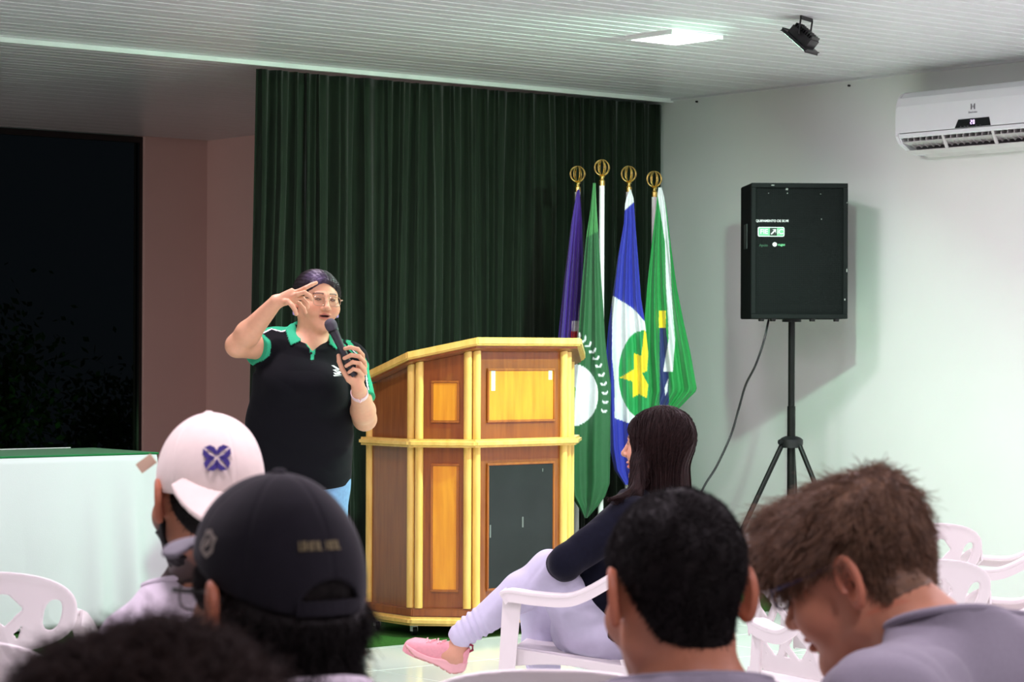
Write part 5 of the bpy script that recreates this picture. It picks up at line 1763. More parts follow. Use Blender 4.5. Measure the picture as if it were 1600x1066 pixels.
# ---- boy with glasses on the right, head bent to the left
def boy_right():
    hd = head_frame(at(1346, 906, 3.26), 62, 21, 0)
    c = at(1655, 1066, 3.25)
    J, r, h, W = seated_joints((c.x - 0.03, c.y), (-0.30, 1), 1.10, lean=0.06)
    J['neck'] = np.array(at(1478, 1028, 3.14))
    J['shoulderL'] = np.array(at(1384, 1122, 2.98)); J['shoulderR'] = np.array(at(1520, 1085, 3.32))
    J['chest'] = np.array(at(1565, 1200, 3.2))
    J['elbowL'] = J['shoulderL'] + h * 0.06 + np.array((0.05, 0, 0)) + np.array((0, 0, -0.27)); J['elbowR'] = J['shoulderR'] + h * 0.06 + np.array((0, 0, -0.27))
    for k in 'LR': J['wrist' + k] = J['elbow' + k] + h * 0.21 + np.array((0, 0, 0.02)) + r * (0.06 if k == 'L' else -0.06)
    ho = dict(w=1.0, face=True, jaw=1.02, cheek=1.1, dp=0.88)
    wd = dict(W0, neck=0.060)
    wd['extra'] = [(tuple(at(1568, 1082, 3.22)), 0.080), (tuple(at(1640, 1100, 3.25)), 0.080)]
    B_ = Body(J, r, hd, ho, wd, default_hands(J, h, r))
    p, org = build_skin(B_, 'boy with light brown hair and blue glasses, head bent down, grey T-shirt', SKIN_MED, dict(brow=(0.12, 0.07, 0.04)), h=0.0028)
    def T(Q):
        z, y = Q[:, 2], Q[:, 1]
        return 0.003 + 0.020 * np.clip((z - 0.02) / 0.10, 0, 1) + 0.024 * np.clip((y - 0.03) / 0.06, 0, 1) * np.clip((z - 0.045) / 0.05, 0, 1) + 0.002 * np.clip((-y - 0.06) / 0.04, 0, 1)
    hl = zl([-0.12, -0.085, -0.06, -0.040, -0.022, 0.0, 0.02, 0.045, 0.07, 0.09, 0.11], [-0.036, -0.040, -0.044, -0.036, 0.012, 0.026, 0.014, 0.030, 0.038, 0.054, 0.066])
    def flow(Q):
        f = np.zeros_like(Q); f[:, 1] = 0.9; f[:, 2] = -0.25 - 1.0 * np.clip(Q[:, 1] / 0.08, -1, 1)
        back = np.clip((-Q[:, 1] - 0.02) / 0.04, 0, 1); f[:, 1] = f[:, 1] * (1 - back) - 0.1 * back; f[:, 2] = f[:, 2] * (1 - back) - 1.0 * back
        f[:, 0] = Q[:, 0] * 6
        return f
    ws = lambda Q: np.where(Q[:, 1] < -0.03, 0.75, 1.0) * (0.55 + 0.9 * np.clip((Q[:, 2] - 0.0) / 0.08, 0, 1) + 0.5 * np.clip((Q[:, 1] - 0.05) / 0.04, 0, 1)) * np.clip((Q[:, 2] + 0.12) / 0.08, 0.3, 1)
    short_hair(B_, T, hl, p, org, HAIR_BROWN, RNG, n=32000, L=0.024, rad=0.00060, flow=flow, jit=0.09, rise=0.10, noise=(0.003, 50), clump=60, wst=ws, curl=0.003, seg=5)
    clothe(B_, p, org, h, M_GREY_T, M_SHORTS, g=0.020, seed=9, collar_tilt=(0, 0.35, 1), wr=0.008, neck_up=0.05)
    mf = mat('blue_glasses_frame', srgb(44, 46, 84), 0.3)
    glasses(hd, org, p, mf, M_LENS, r=0.0016, hgt=0.036, w=0.052, z=0.014)
    return p
P_RIGHT = boy_right()

# ---- man in the black cap
def man_black_cap():
    hd = head_frame(at(428, 950, 2.68), 38, 1)
    J, r, h, W = seated_joints((hd[0][0] + 0.03, 2.65), (-0.35, 1), hd[0][2], lean=0.02)
    J['neck'] = np.array(at(470, 1140, 2.65))
    ho = dict(w=1.0)
    B_ = Body(J, r, hd, ho, dict(W0, neck=0.058), default_hands(J, h, r))
    p, org = build_skin(B_, 'man in a black cap and glasses, seated left of centre, back turned', SKIN_TAN, dict(beard=(0.4, (0.05, 0.03, 0.025))), h=0.0030)
    rimz = lambda Q: 0.002 + 0.068 * np.clip((Q[:, 1] + 0.10) / 0.20, 0, 1.1)
    T = lambda Q: 0.004 + 0.013 * np.clip((rimz(Q) + 0.002 - Q[:, 2]) / 0.015, 0, 1) * np.clip((-Q[:, 1] - 0.02) / 0.04, 0.2, 1)
    hl = zl([-0.12, -0.085, -0.055, -0.040, -0.028, -0.012, 0.01, 0.03, 0.06, 0.1], [-0.105, -0.105, -0.100, -0.080, -0.02, 0.010, 0.012, -0.005, 0.03, 0.08])
    def flow(Q):
        f = np.zeros_like(Q); f[:, 2] = -1.0; f[:, 1] = -0.25; return f
    ws = lambda Q: np.where(Q[:, 2] > rimz(Q) - 0.004, 0.03, np.where(Q[:, 1] > 0.0, 0.15, 1.0))
    short_hair(B_, T, hl, p, org, HAIR_BLACK, RNG, n=16000, L=0.017, rad=0.0005, flow=flow, jit=0.4, rise=0.3, noise=(0.002, 70), clump=70, wst=ws, curl=0.004, seg=5)
    clothe(B_, p, org, h, M_WHITE_T, M_JEANS, seed=15, neck_up=0.046)
    mc = mat('black_cap_cloth', srgb(22, 21, 28), 0.85, var=0.1, nscale=60, bump=0.1, bscale=600, sheen=0.10, spec=0.2)
    mv = mat('grey_peak', srgb(128, 125, 134), 0.8, var=0.05)
    cp, fr, c0 = baseball_cap(hd, org, p, mc, mv, 0, 0, g=0.004, slope=0.12, vis_len=0.060, tall=0.015, rz=(0.076, 0.002))
    mp = mat('cap_print', srgb(150, 140, 130), 0.8)
    M = on_cap(fr, c0, org, math.radians(-88), 0.074) @ Matrix.Diagonal((1.0, 0.62, 1.0, 1.0))
    bm = bmesh.new()
    out = [(0.002, 0.026), (0.010, 0.016), (0.019, 0.012), (0.016, -0.002), (0.018, -0.014), (0.006, -0.026), (-0.004, -0.020), (-0.014, -0.010), (-0.015, 0.002), (-0.010, 0.012), (-0.010, 0.024)]
    inn = [(p_[0] * 0.62, p_[1] * 0.62) for p_ in out]
    n = len(out)
    a = [bm.verts.new(M @ Vector((x, y, 0.0008))) for x, y in out]; b = [bm.verts.new(M @ Vector((x, y, 0.0012))) for x, y in inn]
    for i in range(n): bm.faces.new((a[i], a[(i + 1) % n], b[(i + 1) % n], b[i]))
    add_prism(bm, [(-0.006, -0.010), (0.003, -0.004), (0.008, 0.006), (0.001, 0.011), (-0.004, 0.003), (-0.007, 0.0)], 0.0006, 0.0012, M)
    bm_obj('emblem', bm, mp, cp)
    mg = mat('cap_lettering', srgb(120, 110, 78), 0.8)
    # an embroidered line too small to read: close upright stitches in two groups
    for i in range(13):
        if i == 7: continue
        M = on_cap(fr, c0, org, math.radians(186 - (i - 6) * 1.9), 0.074)
        bm = bmesh.new(); w_ = 0.0034; hh_ = 0.0052
        add_prism(bm, [(-w_ / 2, -hh_), (-w_ / 2 + 0.0012, -hh_), (-w_ / 2 + 0.0012, hh_), (-w_ / 2, hh_)], 0.0003, 0.0009, M)
        z_ = (-hh_ + 0.0006, 0.0, hh_ - 0.0006)[(i * 5) % 3]
        add_prism(bm, [(-w_ / 2, z_ - 0.0006), (w_ / 2, z_ - 0.0006), (w_ / 2, z_ + 0.0006), (-w_ / 2, z_ + 0.0006)], 0.0003, 0.0010, M)
        if i % 2: add_prism(bm, [(w_ / 2 - 0.0012, -hh_), (w_ / 2, -hh_), (w_ / 2, hh_), (w_ / 2 - 0.0012, hh_)], 0.0003, 0.0009, M)
        bm_obj('stitch', bm, mg, cp)
    mf = mat('black_glasses_frame', srgb(22, 20, 24), 0.3)
    glasses(hd, org, p, mf, M_LENS, r=0.0014, hgt=0.034, z=0.010)
    return p
P_BLACK = man_black_cap()

# ---- man in the white cap worn backwards
def man_white_cap():
    hd = head_frame(at(320, 780, 4.05), 30, 4)
    J, r, h, W = seated_joints((hd[0][0] + 0.02, 4.15), (-0.25, 1), hd[0][2], lean=0.02)
    J['neck'] = np.array(at(322, 912, 4.16))
    for k, px, py in (('L', 214, 1014), ('R', 462, 1018)): J['shoulder' + k] = np.array(at(px, py, 4.17)); J['elbow' + k] = J['shoulder' + k] + np.array((0.0, 0.05, -0.27))
    ho = dict(w=0.98, jaw=1.0)
    B_ = Body(J, r, hd, ho, dict(W0, neck=0.060), default_hands(J, h, r))
    p, org = build_skin(B_, 'bearded man in a white cap worn backwards, seated at the left', SKIN_TAN, dict(beard=(0.92, (0.018, 0.012, 0.010))), h=0.0034)
    T = lambda Q: 0.001 + 0.006 * np.clip((0.008 - Q[:, 2]) / 0.01, 0, 1)
    hl = zl([-0.12, -0.085, -0.055, -0.040, -0.028, -0.012, 0.01, 0.03, 0.06, 0.1], [-0.078, -0.076, -0.066, -0.045, -0.005, 0.022, 0.010, 0.00, 0.03, 0.08])
    short_hair(B_, T, hl, p, org, HAIR_BLACK, RNG, n=5000, L=0.006, rad=0.0005, jit=0.3, noise=(0.0005, 70), wst=lambda Q: np.where(Q[:, 2] > 0.006, 0.02, 1.0))
    # beard as its own low relief
    def beard(P):
        Q = loc(P, hd); S = np.stack([np.abs(Q[:, 0]), Q[:, 1], Q[:, 2]], 1)
        d = head_sdf(Q, dict(ho, ears=False)) - 0.004 - vnoise(Q, 160, 2) * 0.0015
        z0 = np.interp(Q[:, 1], [-0.01, 0.01, 0.04, 0.08, 0.12], [-0.035, -0.02, -0.052, -0.050, -0.045]).astype(f4)
        return np.maximum(np.maximum(d, Q[:, 2] - z0), np.maximum(-0.010 - Q[:, 1], -0.125 - Q[:, 2]))
    part('beard', beard, hd[0] - 0.16, hd[0] + 0.16, 0.0035, HAIR_BLACK, p, org)
    clothe(B_, p, org, h, M_WHITE_T, M_JEANS, seed=21, hh=0.007)
    mc = mat('white_cap_cloth', srgb(242, 228, 218), 0.85, var=0.02, nscale=60, bump=0.1, bscale=600, sheen=0.1)
    cp, fr, c0 = baseball_cap(hd, org, p, mc, mc, 180, 0, g=0.003, slope=0.95, vis_len=0.060, strap=True, rz=(0.005, 0.028), tall=0.008)
    mp = mat('purple_embroidery', srgb(46, 30, 118), 0.7)
    M = on_cap(fr, c0, org, math.radians(13), 0.066)
    bm = bmesh.new()
    s = 0.0225
    def petal(ang, k=1.0):
        # pointed petal with a slit
        a = math.radians(ang); ca, sa = math.cos(a), math.sin(a)
        tr = lambda x, y: (s * k * (x * ca - y * sa), s * k * (x * sa + y * ca))
        up = [(0.10, 0.03), (0.30, 0.36), (0.62, 0.50), (0.98, 0.42), (1.22, 0.0), (0.86, 0.06), (0.55, 0.10)]
        dn = [(x, -y) for x, y in up]
        for q in (up, dn):
            pts = [tr(x, y + (0.035 if q is up else -0.035)) for x, y in q]
            if q is dn: pts = pts[::-1]
            vs = [bm.verts.new(M @ Vector((x, y, 0.0012))) for x, y in pts]; bm.faces.new(vs)
    for a, k in ((38, 0.98), (142, 0.98), (-50, 0.98), (230, 0.98)): petal(a, k)
    bm_obj('emblem', bm, mp, cp)
    # loose strap end sticking out at the left
    a = at(240, 716, 4.12); b = at(217, 733, 4.12); mcx = Vector(org)
    bm = bmesh.new(); add_sweep(bm, [a - mcx, a.lerp(b, 0.5) - mcx, b - mcx], [(-0.0012, -0.0095), (0.0012, -0.0095), (0.0012, 0.0095), (-0.0012, 0.0095)], Vector((0.5, 0, 0.8)))
    bm_obj('strap_end', bm, mat('tan_strap', srgb(214, 186, 160), 0.8), cp)
    return p
P_WHITE = man_white_cap()

# ---- curly-haired head at the bottom left
def curly():
    hd = head_frame(at(230, 1322, 1.72), 12, 6)
    J, r, h, W = seated_joints((hd[0][0] + 0.01, 1.70), (-0.1, 1), hd[0][2], lean=0.02)
    ho = dict(w=1.0)
    B_ = Body(J, r, hd, ho, dict(W0), default_hands(J, h, r))
    p, org = build_skin(B_, 'person with dark curly hair at the bottom left, nearest, only the crown in view', SKIN_TAN, dict(), h=0.0045)
    T = lambda Q: 0.026 + 0.008 * np.clip(Q[:, 2] / 0.1, 0, 1)
    hl = zl([-0.12, -0.07, -0.04, -0.02, 0.0, 0.03, 0.06, 0.09], [-0.08, -0.075, -0.045, 0.0, 0.028, 0.030, 0.05, 0.085])
    short_hair(B_, T, hl, p, org, HAIR_CURLY, RNG, n=17000, L=0.022, rad=0.0006, jit=0.5, rise=0.8, noise=(0.006, 75), clump=60, curl=0.006, seg=7, h=0.0045)
    clothe(B_, p, org, h, M_GREY_T, M_JEANS, seed=25, hh=0.009)
    return p
P_CURLY = curly()

def chair_under(p, label, yaw, d=(0.0, 0.0)):
    t = copy_tree(CH0); t.location = (p.location.x + d[0], p.location.y + d[1], 0); t.rotation_euler = (0, 0, math.radians(yaw)); t.scale = (0.97,) * 3
    tag(t, label, 'chair', GRP)

chair_under(P_MID, 'white plastic armchair under the middle boy with cropped black hair', 6, (0, 0.04))
chair_under(P_RIGHT, 'white plastic armchair under the boy with blue glasses', 17, (-0.01, 0.04))
chair_under(P_BLACK, 'white plastic armchair under the man in the black cap', 19, (-0.01, 0.04))
chair_under(P_WHITE, 'white plastic armchair under the man in the white cap', 14, (-0.01, 0.04))
chair_under(P_CURLY, 'white plastic armchair under the nearest person with curly hair', 6, (0, 0.04))
# ---------------------------------------------------------------- helpers for figures placed against the view
def to_px(P):
    q = (np.asarray(P, dtype=np.float64) - np.array(CAM)) @ np.array(CR)
    return 800 + FPX * q[:, 0] / -q[:, 2], 533 - FPX * q[:, 1] / -q[:, 2]

def hit(px, py, sdf, D0, n=60):
    D = D0
    for _ in range(n):
        p = np.array(at(px, py, D), dtype=f4)[None]
        d = float(sdf(p)[0]); D += d * 0.9
        if abs(d) < 0.0004: break
    return at(px, py, D), D

# ---------------------------------------------------------------- woman in navy, seated sideways with crossed legs
def woman_seated():
    A3 = lambda x, y, d: np.array(at(x, y, d))
    h = np.array((-0.93, 0.37, 0.0)); h /= np.linalg.norm(h); r = np.array((h[1], -h[0], 0))
    hd = head_frame(at(1028, 698, 7.72), 66, 0)
    J = dict(pelvis=A3(952, 978, 7.74), waist=A3(948, 925, 7.74), chest=A3(975, 858, 7.75), neck=A3(1010, 778, 7.74))
    J['shoulderL'] = A3(984, 812, 7.57); J['shoulderR'] = A3(1010, 812, 7.92)
    J['elbowL'] = A3(884, 878, 7.49); J['elbowR'] = A3(925, 885, 8.02)
    J['wristL'] = A3(872, 888, 7.72); J['wristR'] = A3(876, 900, 7.82)
    J['hipL'] = A3(914, 978, 7.63); J['kneeL'] = A3(860, 892, 7.60); J['ankleL'] = A3(722, 994, 7.62)
    J['heelL'] = A3(712, 1026, 7.62); J['toeL'] = A3(672, 1016, 7.65)
    J['hipR'] = A3(925, 980, 7.84); J['kneeR'] = A3(838, 940, 7.86)
    k = J['kneeR']; J['ankleR'] = np.array((k[0] + 0.05, k[1] + 0.02, 0.10)); J['heelR'] = J['ankleR'] + np.array((0.02, 0, -0.065)); J['toeR'] = J['heelR'] + h * 0.17
    ho = dict(w=0.94, ears=False, jaw=0.92, cheek=0.95)
    wd = dict(hip=(0.175, 0.110), waist=(0.150, 0.115), chest=(0.165, 0.110), neck=0.046, delt=0.052, arm=0.98, leg=0.92, extra=[(tuple(A3(905, 985, 7.70)), 0.085), (tuple(A3(935, 880, 7.72)), 0.085)])
    wd['xfine'] = [(0.0, 0.3, 0.005)]
    H = {}
    for kk, s in (('L', -1), ('R', 1)):
        y = r * (0.55 if kk == 'L' else -0.35) + h * 0.6 + np.array((0, 0, -0.15))
        fr = hand_frame(J['wrist' + kk], y, (0, 0, -1)); H[kk] = (fr, relaxed_hand(20), 0.88)
    B_ = Body(J, r, hd, ho, wd, H)
    p, org = build_skin(B_, 'woman with long dark hair in navy sweater and pale trousers, seated with legs crossed', SKIN_FAIR, dict(lip=srgb(190, 100, 100)), h=0.0035)
    # sweater
    M_NAVY = mat('navy_sweater', srgb(15, 17, 30), 0.95, var=0.15, nscale=80, bump=0.2, bscale=400, sheen=0.08, spec=0.15)
    lo, hi = bounds([J[k_] for k_ in J if k_[:4] in ('pelv', 'wais', 'ches', 'neck', 'shou', 'elbo', 'wris')], 0.15)
    nz = unit((h[0] * 0.1, h[1] * 0.1, 1.0))
    hem = unit((-0.75, 0.28, -0.60))
    def AR(P, g): return smin(B_.arm(P, 'L', g * 0.9), B_.arm(P, 'R', g * 0.9), 0.01)
    cuts = [lambda P: (P - V3(J['neck']) - V3((0, 0, 0.035))) @ nz, lambda P: (P - V3(A3(890, 962, 7.5))) @ unit((-0.55, 0.0, -0.83)), lambda P: 0.045 - length(P - V3(J['wristL']) - V3(h) * 0.02)]
    garment('sweater', B_, p, org, M_NAVY, 0.013, lo, hi, [lambda P, g: B_.torso(P, g), AR], cuts, h=0.006, wr=0.005, seed=3)
    # trousers
    M_PALE = mat('lavender_trousers', srgb(206, 204, 226), 0.85, var=0.02, nscale=60, bump=0.1, bscale=500, sheen=0.1)
    lo, hi = bounds([J[k_] for k_ in J if k_[:3] in ('pel', 'hip', 'kne', 'ank')], 0.15)
    def LG(P, g):
        d = smin(B_.leg(P, 'L', g), B_.leg(P, 'R', g), 0.012)
        d = smin(d, ecap(P, J['pelvis'] - V3((0, 0, 0.02)), J['waist'], B_.side, (wd['hip'][0] + g, wd['hip'][1] + g), (wd['waist'][0] + g * 0.3, wd['waist'][1] + g * 0.3)), 0.03)
        d = smin(d, sph(P, A3(905, 985, 7.70), 0.085 + g), 0.04)
        # gathered folds at the near ankle
        a, b = J['kneeL'], J['ankleL']; u = (b - a) / np.sqrt(((b - a) ** 2).sum()); t = (P - b) @ u
        lp = P - b
        d = d + 0.0035 * np.sin(t * 330 + 7 * lp[:, 2] * 10) * np.exp(-((t + 0.045) / 0.04) ** 2)
        # knee creases
        d = d + 0.003 * np.exp(-(((P - V3(A3(838, 895, 7.55))) @ unit((0.8, 0.1, -0.6))) / 0.006) ** 2) * np.exp(-(length(P - V3(A3(840, 895, 7.52))) / 0.07) ** 2)
        return d
    ua = unit(J['ankleL'] - J['kneeL'])
    cutL = lambda P: np.where(length(P - V3(J['ankleL'])) < 0.18, (P - V3(J['ankleL'])) @ ua - 0.034, -1.0)
    garment('trousers', B_, p, org, M_PALE, 0.007, lo, hi, [LG], [lambda P: (P - V3(J['waist']) - V3((0, 0, 0.05))) @ unit((-h[0] * 1.2, -h[1] * 1.2, 1.0)), lambda P: 0.085 - P[:, 2], cutL], h=0.0045, wr=0.0025, wscale=34, seed=8)
    # pink trainer on the raised foot
    M_PINK = mat('pink_knit', srgb(236, 164, 172), 0.85, var=0.04, nscale=120, bump=0.25, bscale=600, sheen=0.15)
    M_SOLE = mat('pink_sole', srgb(240, 182, 184), 0.6, var=0.03); M_UNDER = mat('worn_outsole', srgb(206, 156, 144), 0.8, var=0.15, nscale=60)
    toe, heel = A3(634, 1004, 7.66), A3(724, 1040, 7.62)
    y = (toe - heel); L = np.linalg.norm(y); y /= L
    z = np.array((0, 0, 1.0)); z = z + np.array((0.0, -0.22, 0)); z = z - y * (z @ y); z /= np.linalg.norm(z); x = np.cross(y, z)
    R = np.stack([x, y, z], 1).astype(f4); o = V3(heel)
    def fw(Q, e=0.0):     # footprint half width along y
        return np.interp(Q[:, 1] / L, [-0.06, 0.0, 0.12, 0.35, 0.55, 0.75, 0.92, 1.0, 1.05], [0.0, 0.022, 0.031, 0.029, 0.034, 0.040, 0.034, 0.022, 0.0]).astype(f4) + e
    def prof(P): return (P - o) @ R
    zb = lambda Q: np.interp(Q[:, 1] / L, [0, 0.12, 0.4, 0.75, 1.0], [-0.020, -0.030, -0.022, -0.018, 0.004]).astype(f4)
    def upper(P):
        Q = prof(P); Q = Q.copy()
        top = np.interp(Q[:, 1] / L, [-0.05, 0.0, 0.18, 0.34, 0.46, 0.7, 0.9, 1.02], [0.070, 0.076, 0.062, 0.064, 0.056, 0.040, 0.030, 0.012]).astype(f4)
        zz = (Q[:, 2] + 0.010)
        hw = fw(Q, -0.002) * np.sqrt(np.clip(1.0 - (np.clip(zz, 0, 1) / (top + 0.012)) ** 2.6, 0.0, 1))
        d = np.abs(Q[:, 0]) - hw
        d = smax(d, zz - top, 0.012); d = smax(d, -0.012 - zz, 0.003)
        # opening for the ankle
        d = smax(d, -cap(Q, (0, 0.16 * L, 0.035), (0, 0.10 * L, 0.12), 0.026, 0.032), 0.004)
        d = smax(d, np.maximum(-0.035 * L - Q[:, 1], Q[:, 1] - 1.0 * L), 0.004)
        return d * 0.7
    lo = np.minimum(toe, heel) - 0.09; hi = np.maximum(toe, heel) + 0.12
    sh, _, _ = part('shoe', upper, lo, hi, 0.003, M_PINK, p, org)
    def sole(P):
        Q = prof(P); zl_ = zb(Q)
        wave = 0.004 * np.sin(Q[:, 1] / L * 7.5 + 0.6)
        d = np.abs(Q[:, 0]) - fw(Q, 0.003) - 0.003 * np.clip(-(Q[:, 2] + 0.005) / 0.02, 0, 1)
        d = smax(d, Q[:, 2] - (0.003 + wave + 0.010 * np.clip(1 - Q[:, 1] / L * 2.2, 0, 1)), 0.003)
        d = smax(d, np.maximum(-0.05 * L - Q[:, 1], Q[:, 1] - 1.03 * L), 0.003)
        return smax(d, zl_ + 0.005 - Q[:, 2], 0.003) * 0.75
    def under(P):
        Q = prof(P); zl_ = zb(Q)
        d = np.abs(Q[:, 0]) - fw(Q, 0.001)
        g = np.abs((Q[:, 1] / L * 9 + 0.5) % 1 - 0.5) / 9 * L
        d = smax(d, Q[:, 2] - zl_ - 0.006, 0.001)
        d = smax(d, zl_ - 0.001 - Q[:, 2] + 0.003 * (g < 0.003), 0.001)
        d = smax(d, np.maximum(-0.03 * L - Q[:, 1], Q[:, 1] - 0.97 * L), 0.003)
        return d * 0.75
    so, _, _ = part('sole', sole, lo, hi, 0.003, M_SOLE, p, org)
    part('outsole', under, lo, hi, 0.003, M_UNDER, so, org)
    bm = bmesh.new()
    for i in range(4):
        yy = L * (0.42 + 0.085 * i); zt = np.interp(yy / L, [0.34, 0.46, 0.7, 0.9], [0.064, 0.056, 0.040, 0.030]) - 0.008
        pts = [Vector(map(float, (R @ V3((xx, yy + (0.004 if i % 2 else -0.004) * np.sign(xx), zt + 0.003 - 9 * xx * xx)) + o) - V3(org))) for xx in (-0.018, -0.009, 0, 0.009, 0.018)]
        add_sweep(bm, pts, circ(0.0022, 6), Vector((0, 0, 1)))
    bm_obj('laces', bm, M_SOLE, sh, True)
    tabp = [Vector(map(float, (R @ V3(q) + o) - V3(org))) for q in ((0, -0.004, 0.050), (0, -0.014, 0.060), (0, -0.010, 0.074), (0, 0.000, 0.074))]
    tube('heel_tab', tabp, 0.004, mat('dark_pink_tab', srgb(150, 50, 70), 0.8), sh, 8)
    # bare ankle cuff (sock) is part of the skin; other shoe on the floor
    lo3, hi3 = bounds([J['ankleR'], J['heelR'], J['toeR']], 0.06); lo3[2] = 0.0
    part('shoe', lambda P: smax(B_.foot(P, 'R', 0.008), P[:, 2] - 0.10, 0.004), lo3 - np.array((0, 0, 0.005)), hi3, 0.006, M_PINK, p, org)
    # long hair
    c = V3(hd[0]); low = V3(A3(1038, 800, 7.73)); low2 = V3(A3(1042, 860, 7.74))
    def hs(P):
        Q = loc(P, hd)
        d = skull(Q, 0.95) - 0.013
        m = cap(P, c + V3((0.012, 0, 0.0)), low, 0.082, 0.088)
        m = smin(m, cap(P, low, low2, 0.088, 0.070), 0.02)
        d = smin(d, m, 0.03)
        # lock falling forward over the near shoulder
        d = smin(d, cap(P, V3(A3(1000, 720, 7.66)), V3(A3(992, 775, 7.60)), 0.028, 0.022), 0.02)
        d = smin(d, cap(P, V3(A3(992, 770, 7.60)), V3(A3(952, 782, 7.53)), 0.020, 0.005), 0.015)
        yc = np.interp(Q[:, 2], [-0.25, -0.15, -0.10, -0.05, 0.0, 0.035, 0.06, 0.09, 0.12], [0.14, 0.09, 0.062, 0.058, 0.060, 0.070, 0.088, 0.105, 0.12]).astype(f4)
        d = smax(d, Q[:, 1] - yc, 0.006)
        # vertical streaks
        a = np.arctan2(P[:, 1] - c[1], P[:, 0] - c[0])
        d = d + 0.0014 * np.sin(a * 31 + P[:, 2] * 9) + 0.0011 * np.sin(a * 67 - P[:, 2] * 13)
        return smax(d, (low2[2] - 0.05) - P[:, 2], 0.02)
    lo = np.array((c[0] - 0.20, c[1] - 0.20, low2[2] - 0.08)); hi = np.array((c[0] + 0.20, c[1] + 0.18, c[2] + 0.16))
    V, F = surf_nets(hs, axis(lo[0], hi[0], 0.0035), axis(lo[1], hi[1], 0.0035), axis(lo[2], hi[2], 0.005))
    Q = loc(V, hd)
    mk = (Q[:, 2] > 0.02) & (Q[:, 1] < 0.09)
    P0, N = surface_points(V, F, 1500, RNG, mk)
    def dirs(P, k):
        Qh = loc(P.astype(f4), hd)
        D = np.zeros_like(P); D[:, 2] = -1
        side = np.sign(Qh[:, 0]) * np.clip(1.2 - k * 0.2, 0, 1)
        D += np.outer(side, hd[1][:, 0]) * 0.8
        D -= np.outer(np.clip(0.8 - k * 0.1, 0, 1) * (Qh[:, 1] > 0.03), hd[1][:, 1]) * 0.3
        return D
    S = follow(P0, dirs, hs, 17, 0.019, 0.0015, rng=RNG)
    sv, sf = strands_mesh(None, S, 0.0010, 0.0006, RNG)
    # wispy tips over the near shoulder
    n = 90
    st = np.array([A3(985 + 14 * RNG.rand(), 762 + 14 * RNG.rand(), 7.57 + 0.05 * RNG.rand()) for _ in range(n)])
    t = np.linspace(0, 1, 6)
    endp = np.array([A3(944 + 30 * RNG.rand(), 776 + 14 * RNG.rand(), 7.52) for _ in range(n)])
    pts = st[:, None] * (1 - t)[None, :, None] + endp[:, None] * t[None, :, None]; pts[:, :, 2] -= 0.012 * np.sin(t * PI)[None]
    wv, wf = strands_mesh(None, pts, 0.0009, 0.0003, RNG)
    VV, FF = join_arrays([(V, F), (sv, sf), (wv, wf)])
    arr_mesh('hair', VV, FF, HAIR_LONG, p, None, org)
    return p
woman_seated()

